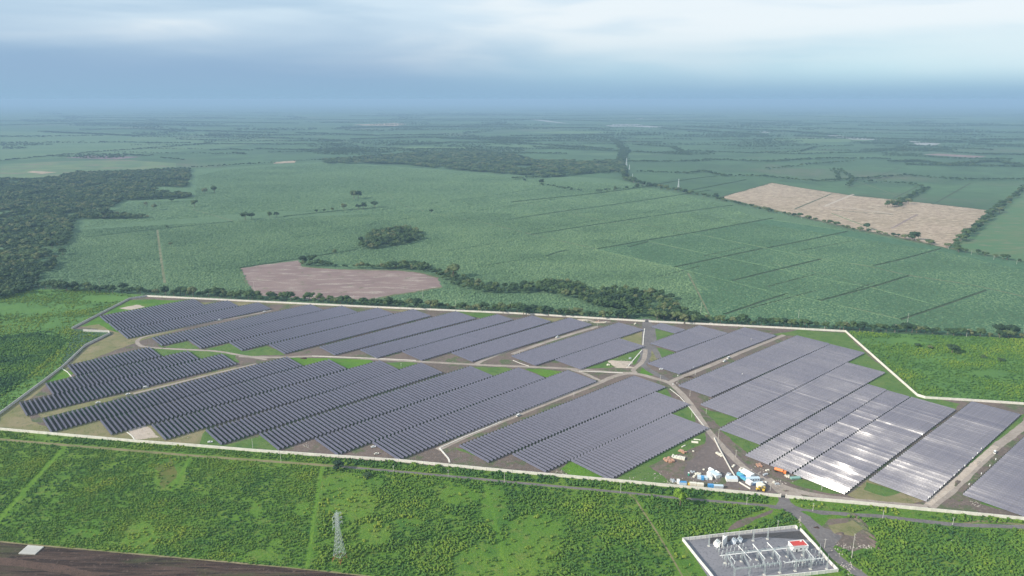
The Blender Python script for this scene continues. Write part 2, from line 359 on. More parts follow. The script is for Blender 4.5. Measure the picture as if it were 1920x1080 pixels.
ribbon('dirt_track', [(-40, 1050), (0, 1052), (60, 1059), (130, 1070), (180, 1084)], 8, -0.006, ground('reddish_track', [(0.085, 0.055, 0.042), (0.1, 0.4, 0.6, (0.11, 0.07, 0.055)), (0.5, .5, .7, (0.05, 0.035, 0.028))]), rag=0.3)
# ---------------------------------------------------------------- inside the perimeter wall
site = [(-300, 1010), (0, 806), (258, 828), (480, 846), (960, 885), (1152, 902), (1440, 929), (1745, 957), (1920, 973), (2300, 1010), (2300, 770), (1920, 757), (1735, 745), (1720, 741), (1585, 621), (1440, 614), (1217, 602), (960, 587), (480, 565), (275, 555), (242, 560), (135, 616), (204, 622), (206, 625), (160, 648), (117, 688), (0, 775)]
sheet('site_ground', GL(site[1:10] + site[10:] ), -0.026, M['dirt'])
def patch(px, mat, z, name='grass_patch', wob=0.12):
    """ragged patch: the outline is subdivided and jittered"""
    P = GL(px); out = []
    for a, b in zip(P, P[1:] + P[:1]):
        n = max(1, int((b - a).length / 7)); d = (b - a); s = Vector((-d.y, d.x, 0)); 
        if s.length: s.normalize()
        for k in range(n):
            p = a.lerp(b, k / n); e = (vnoise(np.array([[p.x, p.y]]), 11.0, 3)[0] - .5) * 9 * wob * 4
            out.append(p + s * e)
    return sheet(name, out, z, mat)
P_ = patch
patch([(1352, 370), (1448, 343), (1500, 352), (1600, 367), (1700, 377), (1850, 394), (1846, 404), (1830, 420), (1800, 440), (1778, 466), (1740, 456), (1680, 443), (1600, 428), (1500, 405), (1440, 390)], M['stubble'], -0.004, 'cut_cane_field', 0.22)
patch([(450, 503), (500, 496), (560, 488), (566, 500), (640, 505), (700, 505), (745, 507), (790, 512), (820, 521), (829, 538), (780, 547), (735, 554), (712, 558), (690, 563), (600, 562), (480, 553), (462, 530)], M['pinkdirt'], -0.004, 'ploughed_field', 0.22)
M['weedy'] = ground('weedy_margin', [(0.10, 0.13, 0.06), (0.08, .4, .6, (0.16, 0.15, 0.09))])
ribbon('field_margin', [(600, 562), (690, 563), (735, 554), (780, 547), (829, 538)], 9, -0.002, M['weedy'], 8, 1.0)
ribbon('field_margin', [(450, 503), (462, 530), (480, 553)], 4, -0.0021, M['weedy'], 6, 1.0)
ribbon('field_margin', [(566, 500), (640, 505), (745, 507), (790, 512), (820, 521)], 6, -0.0022, M['weedy'], 6, 1.0)
ribbon('field_margin', [(1352, 371), (1440, 391), (1500, 406), (1600, 429), (1740, 457)], 12, -0.0023, M['weedy'], 12, 0.9)
ribbon('field_track', [(1545, 387), (1600, 364)], 10, -0.001, M['sandpile'], 12, 0.5)
ribbon('field_track', [(1545, 386), (1600, 391), (1675, 401)], 9, -0.0012, M['sandpile'], 12, 0.5)
ribbon('field_track', [(1672, 428), (1720, 402)], 7, -0.0014, M['pinkdirt'], 12, 0.5)
P_([(0, 806), (0, 776), (60, 733), (118, 690), (165, 650), (210, 628), (206, 621), (150, 612), (200, 585), (245, 562), (480, 570), (400, 600), (260, 640), (130, 690), (40, 760), (60, 790), (120, 812), (80, 812)], M['olive'], -0.020, 'dry_grass_patch')
P_([(70, 775), (100, 768), (250, 735), (440, 688), (470, 690), (300, 745), (150, 768), (78, 790)], M['olive'], -0.020, 'dry_grass_patch')
P_([(80, 800), (200, 785), (330, 795), (400, 805), (410, 838), (300, 832), (100, 815)], M['olive'], -0.020, 'dry_grass_patch')
P_([(186, 608), (150, 612), (205, 583), (245, 562), (290, 562), (350, 563), (300, 574), (255, 588), (200, 598), (225, 625), (205, 618)], M['bright_grass'], -0.018)
P_([(84, 718), (118, 690), (135, 700), (120, 712)], M['bright_grass'], -0.018)
P_([(290, 643), (303, 651), (352, 639), (378, 656), (428, 644), (456, 659), (503, 648), (535, 665), (470, 667), (380, 655), (310, 652)], M['grass'], -0.018)
P_([(270, 650), (300, 653), (380, 656), (440, 664), (448, 680), (430, 676), (412, 664), (376, 673), (346, 659), (304, 668)], M['grass'], -0.018)
P_([(540, 670), (567, 686), (610, 675), (652, 691), (700, 679), (690, 674), (620, 671)], M['bright_grass'], -0.018)
P_([(720, 680), (750, 693), (786, 682), (770, 678)], M['grass'], -0.018)
P_([(885, 688), (925, 706), (957, 696), (962, 691), (940, 688)], M['grass'], -0.018)
P_([(985, 692), (1025, 708), (1056, 697), (1030, 693)], M['bright_grass'], -0.018)
P_([(1158, 634), (1206, 620), (1204, 650)], M['olive'], -0.018)
P_([(1224, 614), (1265, 626), (1225, 640)], M['grass'], -0.018)
P_([(1231, 651), (1266, 661), (1237, 672)], M['grass'], -0.018)
P_([(1203, 686), (1232, 702), (1215, 704), (1200, 700)], M['bright_grass'], -0.018)
P_([(1222, 650), (1234, 675), (1222, 680), (1216, 668)], M['olive'], -0.018)
P_([(1094, 692), (1150, 672), (1207, 652), (1208, 664), (1190, 684), (1170, 680), (1142, 690)], M['grass'], -0.018)
P_([(1229, 734), (1248, 727), (1262, 748), (1250, 744)], M['grass'], -0.018)
P_([(1256, 776), (1292, 761), (1304, 790), (1290, 790)], M['grass'], -0.018)
P_([(1310, 762), (1335, 770), (1386, 783), (1352, 800), (1330, 780)], M['grass'], -0.018)
P_([(1350, 803), (1424, 833), (1402, 850), (1385, 835), (1365, 820)], M['grass'], -0.018)
P_([(1150, 899), (1230, 850), (1322, 811), (1322, 832), (1240, 862), (1216, 874), (1256, 905), (1200, 904)], M['grass'], -0.018)
P_([(1049, 878), (1068, 862), (1140, 894), (1071, 892)], M['bright_grass'], -0.018)
P_([(910, 862), (865, 845), (850, 840), (880, 842)], M['grass'], -0.018)
P_([(1490, 628), (1500, 619), (1586, 624), (1622, 660), (1664, 697), (1722, 741), (1800, 757), (1792, 768), (1640, 735), (1588, 680), (1560, 650)], M['grass'], -0.018)
P_([(1588, 928), (1626, 899), (1740, 938), (1700, 950), (1640, 945)], M['olive'], -0.018)
P_([(1625, 903), (1690, 922), (1660, 930), (1620, 918)], M['grass'], -0.017)
P_([(1480, 905), (1500, 896), (1590, 926), (1560, 926), (1510, 915)], M['grass'], -0.018)
P_([(1840, 945), (1850, 935), (1900, 956), (1870, 955)], M['grass'], -0.018)
P_([(1800, 880), (1815, 868), (1920, 775), (1920, 795), (1880, 830), (1830, 872)], M['grass'], -0.018)
P_([(480, 840), (486, 815), (525, 845), (510, 847)], M['grass'], -0.018)
P_([(370, 838), (384, 808), (418, 834), (480, 820), (486, 845)], M['grass'], -0.0185)
P_([(224, 578), (256, 571), (272, 575), (245, 581)], M['sandpile'], -0.014, 'bare_patch')
P_([(240, 805), (270, 797), (300, 820), (250, 824)], M['sandpile'], -0.014, 'bare_patch')
P_([(380, 575), (425, 566), (450, 576), (485, 569), (600, 573), (640, 576), (720, 581), (800, 590), (770, 582), (700, 578), (560, 571), (420, 565)], M['olive'], -0.019)
P_([(850, 583), (930, 588), (960, 598), (900, 597)], M['grass'], -0.018)
P_([(990, 592), (1060, 597), (1036, 603)], M['olive'], -0.018)
P_([(1420, 632), (1500, 618), (1560, 624), (1500, 630), (1480, 628)], M['grass'], -0.018)
# roads and tracks (sheets a few millimetres above the earth)
def trk(px, w, name='dirt_track', mat='track', z=-0.010, rag=0.22): return ribbon(name, px, w, z, M[mat], rag=rag)
trk([(1212, 598), (1213, 610), (1213, 640), (1211, 665), (1204, 680)], 15, 'access_road', 'gravel_road', -0.012)
trk([(1221, 608), (1223, 625), (1224, 645)], 11, 'access_road', 'gravel_road', -0.0125)
trk([(1222, 648), (1230, 660), (1236, 672)], 9, 'access_road', 'gravel_road', -0.013)
trk([(1209, 668), (1205, 682), (1212, 690), (1224, 698), (1240, 706), (1250, 712)], 9, 'access_road', 'gravel_road', -0.0122)
trk([(1210, 655), (1209, 668), (1203, 680), (1192, 689), (1187, 694), (1192, 699)], 6.5)
trk([(508, 582), (470, 590), (400, 603), (330, 617), (275, 630), (260, 636), (258, 643), (270, 650), (320, 654), (400, 658), (440, 664), (480, 671), (500, 674)], 5.5, z=-0.0102)
trk([(448, 668), (520, 670), (590, 668), (680, 672), (790, 678), (900, 684), (1000, 688), (1080, 692), (1150, 698), (1192, 699)], 6.5, z=-0.0104)
trk([(1072, 693), (1095, 700), (1125, 714)], 6, z=-0.0106)
trk([(820, 843), (880, 815), (960, 782), (1040, 750), (1115, 721), (1150, 706), (1176, 700), (1200, 702), (1230, 710), (1255, 718), (1280, 740), (1300, 765), (1316, 790), (1333, 813), (1362, 845), (1400, 880), (1440, 903), (1470, 920)], 7.5, z=-0.0108)
trk([(1255, 718), (1270, 710), (1330, 686), (1400, 656), (1470, 628)], 7, z=-0.0112)
trk([(480, 684), (400, 704), (300, 728), (212, 750)], 9, 'dirt_track', 'dirt', -0.0114)
trk([(480, 682), (400, 701), (300, 726), (250, 738)], 4.5, z=-0.0098)
trk([(960, 664), (1010, 646), (1060, 630), (1120, 612)], 7, z=-0.0116)
trk([(890, 685), (905, 676), (960, 654), (1000, 640)], 7, z=-0.0118)
trk([(1440, 897), (1452, 906), (1500, 922), (1560, 933), (1650, 943), (1740, 951)], 7.5, z=-0.0096)
trk([(1742, 950), (1775, 925), (1810, 893), (1850, 855), (1872, 834), (1890, 822), (1920, 797), (1980, 745)], 9, z=-0.012)
trk([(1740, 946), (1790, 905), (1830, 868), (1868, 836)], 6, 'dirt_track', 'sandpile', -0.0094)
P_([(1335, 812), (1322, 812), (1324, 832), (1300, 858), (1284, 868), (1276, 890), (1290, 905), (1360, 912), (1440, 925), (1470, 925), (1460, 905), (1400, 870), (1370, 840)], ground('yard_earth', [(0.155, 0.125, 0.118), (0.02, 0.4, 0.6, (0.125, 0.104, 0.10)), (0.3, 0.5, 0.7, (0.19, 0.155, 0.145))], bumps=((0.8, 0.15),)), -0.0165, 'storage_yard', 0.05)
trk([(1284, 868), (1276, 882), (1283, 897), (1310, 905), (1340, 908), (1356, 905), (1357, 895)], 6, 'dirt_track', 'dirt', -0.0155)
trk([(1445, 905), (1460, 918), (1468, 926), (1500, 925)], 9, z=-0.0092)
# tracks outside the wall
trk([(-300, 795), (0, 823.5), (119, 834), (347, 853), (480, 863), (658, 876), (841, 892.5), (960, 904), (1177, 924), (1265, 933), (1440, 948), (1475, 952)], 4.2, 'farm_track', 'olive', -0.020, 0.3)
trk([(640, 875), (841, 892.5), (960, 904), (1177, 924), (1265, 933), (1440, 948), (1475, 952)], 3.4, 'farm_track', 'gravel_road', -0.018, 0.3)
trk([(1177, 924), (1190, 935), (1208, 962), (1227, 991), (1252, 1032), (1285, 1090)], 1.6, 'footpath', 'olive', -0.019, 0.4)
trk([(1468, 931), (1475, 946), (1497, 964), (1518, 985), (1535, 1005), (1559, 1035), (1579, 1054), (1625, 1086), (1700, 1140)], 9, 'gravel_road', 'gravel_road', -0.014)
P_([(1463, 934), (1474, 934), (1492, 948), (1520, 958), (1556, 962), (1550, 966), (1520, 970), (1545, 990), (1585, 1000), (1560, 1030), (1540, 1020), (1505, 980), (1470, 956), (1440, 952), (1455, 948)], M['gravel_road'], -0.0135, 'gravel_apron', 0.05)
trk([(1500, 956), (1540, 960), (1600, 965), (1662, 969), (1720, 976), (1787, 983), (1860, 986), (2000, 990)], 5.5, 'farm_track', 'gravel_road', -0.016)
trk([(1800, 984), (1840, 977), (1920, 984), (2000, 994)], 3, 'farm_track', 'olive', -0.0162)
P_([(1500, 958), (1512, 958), (1540, 965), (1562, 966), (1530, 975)], M['bright_grass'], -0.011, 'grass_patch', 0.03)
P_([(1555, 975), (1600, 968), (1625, 985), (1640, 1020), (1600, 1035), (1560, 1020), (1535, 990)], M['dirt'], -0.0165, 'waste_ground')
P_([(1552, 985), (1600, 975), (1618, 990), (1600, 1005), (1560, 1000)], M['olive'], -0.0125)
P_([(1368, 985), (1400, 972), (1440, 958), (1450, 955), (1448, 962), (1420, 975), (1385, 992), (1360, 995)], M['dirt'], -0.0165, 'waste_ground')
# mud lanes and verges in the near fields
for px, w, m in (([(122, 837), (80, 883), (0, 972), (-60, 1040)], 5, 'lime'), ([(603.6, 877), (590, 960), (576, 1062)], 3, 'lime'), ([(905, 902), (924, 960), (949, 1080), (960, 1130)], 3.0, 'lime'),
                 ([(358, 855), (330, 905), (294, 974)], 3.2, 'lime'), ([(1179, 925), (1230, 992), (1280, 1080)], 6, 'scrub')):
    trk(px, w, 'grass_verge', m, -0.022, 0.5)
M['weedy2'] = ground('olive_weeds', [(0.115, 0.125, 0.032), (0.08, .4, .6, (0.085, 0.13, 0.03)), (0.4, .5, .7, (0.15, 0.14, 0.05))])
for px, rx, ry, m in [((315, 885), 20, 24, 'weedy2'), ((60, 575), 80, 10, 'near_cane'), ((70, 690), 40, 20, 'near_cane')]:
    q = [(px[0] + rx * math.cos(t) * (0.75 + 0.5 * random.random()), px[1] + ry * math.sin(t) * (0.75 + 0.5 * random.random())) for t in np.linspace(0, 2 * math.pi, 14, endpoint=False)]
    P_(q, M[m], -0.0215 if px[1] > 800 else -0.03, 'grass_patch', 0.3)
# lanes through the cane, with ridges added on their sunward edge to cast shade
M['lane'] = ground('cane_lane', [(0.05, 0.075, 0.04), (0.1, 0.4, 0.6, (0.07, 0.085, 0.05))])  # weedy lane; the shade of the cane walls is put into its dark tone
M['pale_lane'] = ground('pale_lane', [(0.20, 0.19, 0.12), (0.05, 0.4, 0.6, (0.11, 0.14, 0.07))])
def ridge(px, w=3.0, h=2.6, off=3.0, mat='cane', name='cane_shade_ridge'):
    L = smooth_line(GL(px), 7.0); V = []; F = []
    for i, p in enumerate(L):
        d = L[min(i + 1, len(L) - 1)] - L[max(i - 1, 0)]; d.normalize(); s = Vector((-d.y, d.x, 0))
        if s.dot(Vector((sd.x, sd.y, 0))) < 0: s = -s
        c = p + s * off; e = random.uniform(.75, 1.2) * h; f = random.uniform(.8, 1.2)
        V += [c + s * w * .9 * f + Vector((0, 0, -.1)), c + s * w * .3 + Vector((0, 0, e)), c - s * w * .3 + Vector((0, 0, e * random.uniform(.85, 1))), c - s * w * .55 * f + Vector((0, 0, -.1))]
        if i:
            a = 4 * i - 4; b = 4 * i
            F += [(a + k, a + k + 1, b + k + 1, b + k) for k in range(3)]
    o = link(name, pmesh(name, V, F, M[mat])); tag(o, 'cane ridge added along a lane to cast shade', None, None, 'stuff'); return o
DL = [[(960, 379), (1125, 362), (1235, 347)], [(960, 411), (1052, 397), (1200, 377), (1335, 356)], [(997, 440), (1167, 414), (1330, 391), (1375, 385)],
      [(1120, 467), (1212, 451), (1295, 437), (1440, 411), (1450, 409)], [(1265, 501), (1355, 482), (1430, 466)], [(1440, 465), (1520, 449), (1590, 434)],
      [(1375, 526), (1440, 510), (1540, 486)], [(1640, 498), (1700, 484), (1765, 466)], [(1537, 564), (1632, 539), (1705, 517)], [(1690, 599), (1765, 574), (1850, 544)],
      [(1360, 589), (1440, 562), (1477, 551)], [(162, 445), (292, 430), (440, 415)], [(532, 406), (620, 397), (710, 389)], [(450, 502.5), (505, 494), (557, 486), (670, 468)],
      [(1215, 348), (1300, 335), (1345, 330)], [(1300, 356), (1400, 337)], [(1025, 480), (1060, 470), (1110, 467)], [(170, 467), (290, 463)], [(1180, 463), (1216, 453)]]
for k, px in enumerate(DL):
    ribbon('field_lane', px, 3.5 if px[0][1] > 400 else 5, -0.03 if px[0][1] > 400 else 0.0, M['lane'], 12, 0.2); ridge(px, 2.6, 1.8 if px[0][1] > 400 else 2.4, 2.6)
for px in ([(960, 440), (1052, 424), (1180, 404), (1290, 384)], [(840, 470), (960, 452)], [(1320, 480), (1400, 463)], [(1440, 537), (1530, 514)], [(1580, 552), (1640, 530)], [(560, 445), (700, 420), (800, 405)], [(380, 470), (480, 455)], [(700, 395), (900, 370), (1000, 355)], [(1400, 580), (1530, 545)], [(480, 350), (700, 330), (820, 322)], [(850, 402), (1050, 372)], [(900, 500), (1020, 480)], [(1500, 470), (1600, 452)], [(1230, 520), (1310, 500)]):
    ribbon('field_lane', px, 2.6, -0.027, M['lane'], 12, 0.3); ridge(px, 1.8, 1.2, 1.9)
PLL = []
for px, w in ([(1440, 466), (1540, 485), (1627, 499), (1705, 516), (1815, 533), (1920, 556), (2050, 590)], 4.5), ([(1295, 437), (1440, 466)], 2.5), ([(1217, 454), (1355, 482), (1440, 499)], 2), ([(1120, 467), (1265, 501), (1372, 528), (1440, 545), (1580, 573), (1690, 598)], 2), \
             ([(295, 431), (300, 470), (309, 531)], 5), ([(560, 322), (700, 345), (755, 384), (905, 417), (1000, 440), (1120, 467)], 2.5), ([(740, 332), (850, 352), (960, 375), (1090, 400)], 3.0), ([(1290, 512), (1315, 560), (1330, 590)], 3.0), ([(360, 392), (440, 415)], 3), ([(1580, 330), (1690, 372), (1590, 360)], 3), ([(1440, 492), (1540, 512), (1640, 540), (1770, 575)], 1.6), ([(1170, 414), (1340, 445)], 2), ([(1050, 397), (1190, 425)], 2):
    ribbon('field_lane', px, w, -0.028 if px[0][1] > 400 else 0.0, M['pale_lane'], 12, 0.3); PLL.append((px, w))
for px in ([(1120, 467), (1200, 486), (1265, 501), (1372, 528), (1440, 545), (1537, 564), (1690, 599)], [(1212, 451), (1355, 482), (1440, 499), (1540, 522), (1632, 539), (1765, 574)], [(1440, 466), (1540, 485.5), (1640, 499)], [(1295, 437), (1440, 465)], [(1440, 411), (1590, 433)], [(1560, 400), (1680, 445)]):
    ribbon('field_lane', px, 1.8, -0.0265, M['lane'], 12, 0.3); ridge(px, 1.5, 1.0, 1.8); PLL.append((px, 2))
for px in ([(1352, 369), (1448, 342)], [(1448, 342.5), (1560, 361), (1700, 376), (1850, 393.5)], [(1490, 392), (1560, 363)], [(1560, 394), (1675, 402)], [(1590, 352), (1660, 336)], [(1675, 372), (1720, 350)], [(1755, 380), (1820, 343)], [(1200, 312), (1700, 312)], [(1300, 318), (1460, 300)], [(1640, 332), (1690, 314)]):
    ribbon('field_lane', px, 6, 0.02, M['lane'], 20, 0.2, straight=True)
# ---------------------------------------------------------------- solar tracker rows
PITCH, TILT, ZA, HW = 4.8, R(58.5), 1.65, 1.12
def module_mat():
    m, t, b = mat_new('solar_module')
    at = N(t, 'ShaderNodeTexCoord').outputs['Object']
    oi = N(t, 'ShaderNodeNewGeometry').outputs['Random Per Island']
    sp = N(t, 'ShaderNodeSeparateXYZ'); t.links.new(at, sp.inputs[0])
    cell = ramp(t, oi, [(0.0, (0.066, 0.070, 0.112)), (1.0, (0.102, 0.104, 0.158))])
    t.links.new(cell, b.inputs['Base Color'])
    b.inputs['Roughness'].default_value = 0.45
    b.inputs['Specular IOR Level'].default_value = 0.2; b.inputs['Coat Weight'].default_value = 0.36; b.inputs['Coat Roughness'].default_value = 0.145
    b.inputs['IOR'].default_value = 1.5
    return m
M['module'] = module_mat()
M['alu'] = plain('dark_frame', (0.05, 0.05, 0.06), 0.6, 0.0, var=0.05)
M['steel'] = plain('galvanised_steel', (0.42, 0.43, 0.45), 0.5, 0.5, var=0.08)
M['white'] = plain('white_paint', (0.78, 0.78, 0.76), 0.5, var=0.05)
def array_geo(L, seed, at=None, az=0.0):
    """modules two high along a row of length L, as (V, F, material index)"""
    r = np.random.default_rng(seed); n = max(6, int(round(L / 1.16))); p = L / n; V = []; F = []; MI = []
    x0 = -L / 2
    # backing rails and back sheet
    for (ya, yb) in ((-HW - .05, HW + .26),):
        b = len(V)
        V += [(x0, ya, -.05), (-x0, ya, -.05), (-x0, yb, -.05), (x0, yb, -.05), (x0, ya, 0), (-x0, ya, 0), (-x0, yb, 0), (x0, yb, 0)]
        F += [(b, b + 3, b + 2, b + 1), (b + 4, b + 5, b + 6, b + 7), (b, b + 1, b + 5, b + 4), (b + 1, b + 2, b + 6, b + 5), (b + 2, b + 3, b + 7, b + 6), (b + 3, b, b + 4, b + 7)]; MI += [1] * 6
    # small misalignments of the modules, changing slowly across the field
    u = np.linspace(x0, -x0, n); W2 = np.stack([at[0] + u * math.cos(az), at[1] + u * math.sin(az)], 1)
    drift = (vnoise(W2, 30, 71) - .5) * .05 + (vnoise(W2, 9, 72) - .5) * .03
    for i in range(n):
        for (ya, yb) in ((-HW + .03, -.09), (.09, HW - .03)):
            xa, xb = x0 + i * p + .045, x0 + (i + 1) * p - .045
            tx = r.normal(0, .0016); ty = r.normal(0, .0022) + drift[i]; b = len(V)
            w = (xb - xa) / 2; h = (yb - ya) / 2
            V += [(xa, ya, .03 - tx * w - ty * h), (xb, ya, .03 + tx * w - ty * h), (xb, yb, .03 + tx * w + ty * h), (xa, yb, .03 - tx * w + ty * h)]
            F.append((b, b + 1, b + 2, b + 3)); MI.append(0)
    return V, F, MI
def posts_mb(L):
    mb = MB(); n = max(3, int(L / 8))
    for i in range(n):
        x = -L / 2 + (i + .5) * L / n; mb.box((x, 0, ZA / 2 - .1), (.14, .14, ZA - .1))
    return mb
QUADS = [  # far-left, far-right, near-left, near-right corners in the photo; what block it is
 (((186, 592), (358, 561), (203, 605), (385, 572.5)), 'farthest left block'),
 (((203, 605), (422.5, 563.7), (221, 619), (447.5, 573.7)), 'farthest left block'),
 (((221, 619), (480, 567.5), (241, 634), (509, 579)), 'farthest left block'),
 (((286, 632.5), (577.5, 571), (303.7, 647.5), (607.5, 581)), 'second block along the far wall'),
 (((352.5, 636), (637.5, 573.7), (378.7, 652.5), (671, 585.5)), 'second block along the far wall'),
 (((428.7, 641), (702.5, 578), (456, 656), (740, 588)), 'second block along the far wall'),
 (((503.7, 645), (772.5, 580), (536, 662.5), (807.5, 592.5)), 'second block along the far wall'),
 (((598.7, 649.5), (847.5, 585), (630, 665), (896, 595.5)), 'third block along the far wall'),
 (((672.5, 655.5), (930, 589.5), (711, 670), (961, 599.5)), 'third block along the far wall'),
 (((752.5, 658), (992.5, 592.5), (793.7, 675), (1035, 602.5)), 'third block along the far wall'),
 (((845, 660.5), (1065, 596), (888.7, 677), (1110, 608.7)), 'third block along the far wall'),
 (((960, 666), (1157.5, 605), (1005, 685), (1206, 618.7)), 'block left of the access road'),
 (((1038.7, 673.7), (1160, 633.7), (1092.5, 691), (1206, 650.5)), 'block left of the access road'),
 (((1223, 611), (1237, 606), (1266, 625), (1285, 618.7)), 'block right of the access road'),
 (((1225, 641), (1307.5, 611), (1266, 660), (1365, 625)), 'block right of the access road'),
 (((1215, 680), (1390, 616), (1275, 701), (1457.5, 628)), 'block right of the access road'),
 (((128.7, 683.7), (275, 651), (141.5, 704.5), (302.5, 667.5)), 'back strip by the leftmost wall'),
 (((86, 717.5), (346, 658.7), (100, 740.5), (375, 672.5)), 'middle strip by the leftmost wall'),
 (((36, 753.7), (412.5, 663.7), (51, 779), (443.7, 682.5)), 'front strip by the leftmost wall'),
 (((78.7, 783.7), (533.7, 669.5), (98, 810), (567.5, 685.5)), 'back strip of long dark lower left block'),
 (((185, 787), (610, 675), (213, 813.7), (652.5, 691)), 'second strip of long dark lower left block'),
 (((281, 796), (705, 677), (314, 823), (750, 692.5)), 'third strip of long dark lower left block'),
 (((384.7, 805), (786, 680.5), (416.7, 832.8), (830, 698.7)), 'front strip of long dark lower left block'),
 (((486, 812), (877.5, 687), (524, 842.5), (925, 705)), 'back strip of the greenish centre block'),
 (((590, 821), (965, 691), (633.7, 852.5), (1025, 707.5)), 'middle strip of the greenish centre block'),
 (((695, 828.7), (1057.5, 696), (752, 860.5), (1122.5, 713.7)), 'front strip of the greenish centre block'),
 (((860.5, 834), (1185, 705), (917.5, 866), (1248.7, 726)), 'back strip left of the storage yard'),
 (((960, 850), (1228.7, 733.7), (1025, 884), (1288.7, 760)), 'middle strip left of the storage yard'),
 (((1068, 862), (1256, 775), (1147.5, 898), (1326.7, 804)), 'front strip left of the storage yard'),
 (((1272.5, 721), (1492.5, 629), (1335, 743.7), (1555, 645.5)), 'rearmost strip of the large lavender block'),
 (((1315, 756), (1555, 645.5), (1384, 783.5), (1621, 662.5)), 'second strip of the large lavender block'),
 (((1350, 802), (1587.5, 679.5), (1426, 833), (1658.7, 700)), 'third strip of the large lavender block'),
 (((1397.5, 851), (1626, 720), (1443, 870), (1661, 732.5)), 'fourth strip of the large lavender block'),
 (((1443, 870), (1661, 732.5), (1487, 886), (1706, 745)), 'fifth strip of the large lavender block'),
 (((1487, 886), (1706, 745), (1586, 925), (1792.5, 768.7)), 'front strip of the large lavender block'),
 (((1628, 898), (1820, 753), (1740, 938), (1913.7, 778.7)), 'glaring block beside the pale dirt road'),
 (((1805, 924), (2010, 735), (1925, 968), (2135, 775)), 'blue block in the lower right corner'),
]
ONES = ['', 'first', 'second', 'third', 'fourth', 'fifth', 'sixth', 'seventh', 'eighth', 'ninth', 'tenth', 'eleventh', 'twelfth', 'thirteenth', 'fourteenth', 'fifteenth', 'sixteenth', 'seventeenth', 'eighteenth', 'nineteenth']
TENS = {20: 'twenty', 30: 'thirty', 40: 'forty', 50: 'fifty', 60: 'sixty', 70: 'seventy', 80: 'eighty', 90: 'ninety'}
def ordinal(n):
    if n < 20: return ONES[n]
    if n >= 100: return ('hundred-and-' + ordinal(n - 100)) if n > 100 else 'hundredth'
    return TENS[n // 10 * 10][:-1] + 'ieth' if n % 10 == 0 else TENS[n // 10 * 10] + '-' + ONES[n % 10]
rows = []
for qi, (q, desc) in enumerate(QUADS):
    c = [G(x, y, 1.9) for x, y in q]
    n = max(2, int(round(((c[1] - c[0]).length + (c[3] - c[2]).length) / 2 / PITCH)) + 1)
    Ls = [(c[0].lerp(c[1], i / (n - 1)) - c[2].lerp(c[3], i / (n - 1))).length for i in range(n)]
    Lm = sum(Ls) / n - 1.5
    for i in range(n):
        a = c[0].lerp(c[1], i / (n - 1)); b = c[2].lerp(c[3], i / (n - 1)); d = b - a; mid = (a + b) / 2
        pa, pb = PX([a, b]); 
        off = abs(mid.x) / max(mid.y, 1) > 0.90
        area = abs(pb[0] - pa[0]) * MPP((pa[1] + pb[1]) / 2) ** -1 if not off else 0
        vis = 0 <= min(pa[0], pb[0]) < 1915
        area = np.hypot(*(pb - pa)) / MPP((pa[1] + pb[1]) / 2) * (1 if vis else 0)
        rows.append(dict(q=qi, i=i, n=n, mid=mid, az=R(-47.6), L=d.length - 1.5, Lm=Lm, area=area))
panel_area_px = [[tuple(p) for p in ((q[0]), (q[1]), (q[3]), (q[2]))] for q, _ in QUADS]
order = sorted(range(len(rows)), key=lambda k: -rows[k]['area'])
big = set(order[:300])
# slow waves of tilt and one or two rows out of step, as trackers have
def tilt_of(r):
    w = vnoise(np.array([[r['mid'].x, r['mid'].y]]), 26.0, r['q'] + 5)[0] - .5
    j = random.gauss(0, .8)
    if random.random() < .025: j += random.choice((-2.5, 1.5)) * random.uniform(.8, 2)
    return TILT + R(2.6 * w + j)
geo = {}; sV = []; sF = []; sM = []; pV = []; pF = []; nb = 0; npb = 0
tmpl = {}
for k, r in enumerate(rows):
    key = r['q']
    g_ = array_geo(r['Lm'], k, (r['mid'].x, r['mid'].y), r['az'])
    r['tilt'] = tilt_of(r)
    if k in big:
        if key not in tmpl:
            tb = MB(); tb.bar((-r['Lm'] / 2 - .3, 0, 0), (r['Lm'] / 2 + .3, 0, 0), .16, n=6)
            tm = pmesh('torque_tube', tb.V, tb.F, M['steel'])
            pm = posts_mb(r['Lm']); pm = pmesh('support_post', pm.V, pm.F, M['steel']); tmpl[key] = (tm, pm)
        tm, pm = tmpl[key]; V, F, MI = g_; me = pmesh('panel_array', V, F, M['module']); me.materials.append(M['alu']); me.polygons.foreach_set('material_index', MI)
        root = empty('solar_tracker', (r['mid'].x, r['mid'].y, 0), r['az']); root.scale = (r['L'] / r['Lm'], 1, 1)
        left = r['i'] < r['n'] / 2; nn = r['i'] + 1 if left else r['n'] - r['i']
        tag(root, '%s panel row from %s end, %s' % (ordinal(nn), 'left' if left else 'right', QUADS[key][1]), 'solar panels', 'rows of tracking solar panels')
        a = link('panel_array', me, None, root); a.location = (0, 0, ZA); a.rotation_euler = (r['tilt'], 0, 0)
        t_ = link('torque_tube', tm, None, root); t_.location = (0, 0, ZA - .16)
        p_ = link('support_post', pm, None, root); p_['kind'] = 'stuff'
    else:
        V, F, MI = g_
        m = Matrix.Translation((r['mid'].x, r['mid'].y, ZA)) @ Matrix.Rotation(r['az'], 4, 'Z') @ Matrix.Rotation(r['tilt'], 4, 'X') @ Matrix.Scale(r['L'] / r['Lm'], 4, (1, 0, 0))
        A = np.array(V) @ np.array(m.to_3x3()).T + np.array(m.translation)
        sV.append(A); sF.append(np.array(F) + nb); sM.append(np.array(MI)); nb += len(V)
        pb = posts_mb(r['Lm']); m2 = Matrix.Translation((r['mid'].x, r['mid'].y, 0)) @ Matrix.Rotation(r['az'], 4, 'Z')
        B = np.array(pb.V) @ np.array(m2.to_3x3()).T + np.array(m2.translation)
        pV.append(B); pF.append(np.array(pb.F) + npb); npb += len(pb.V)
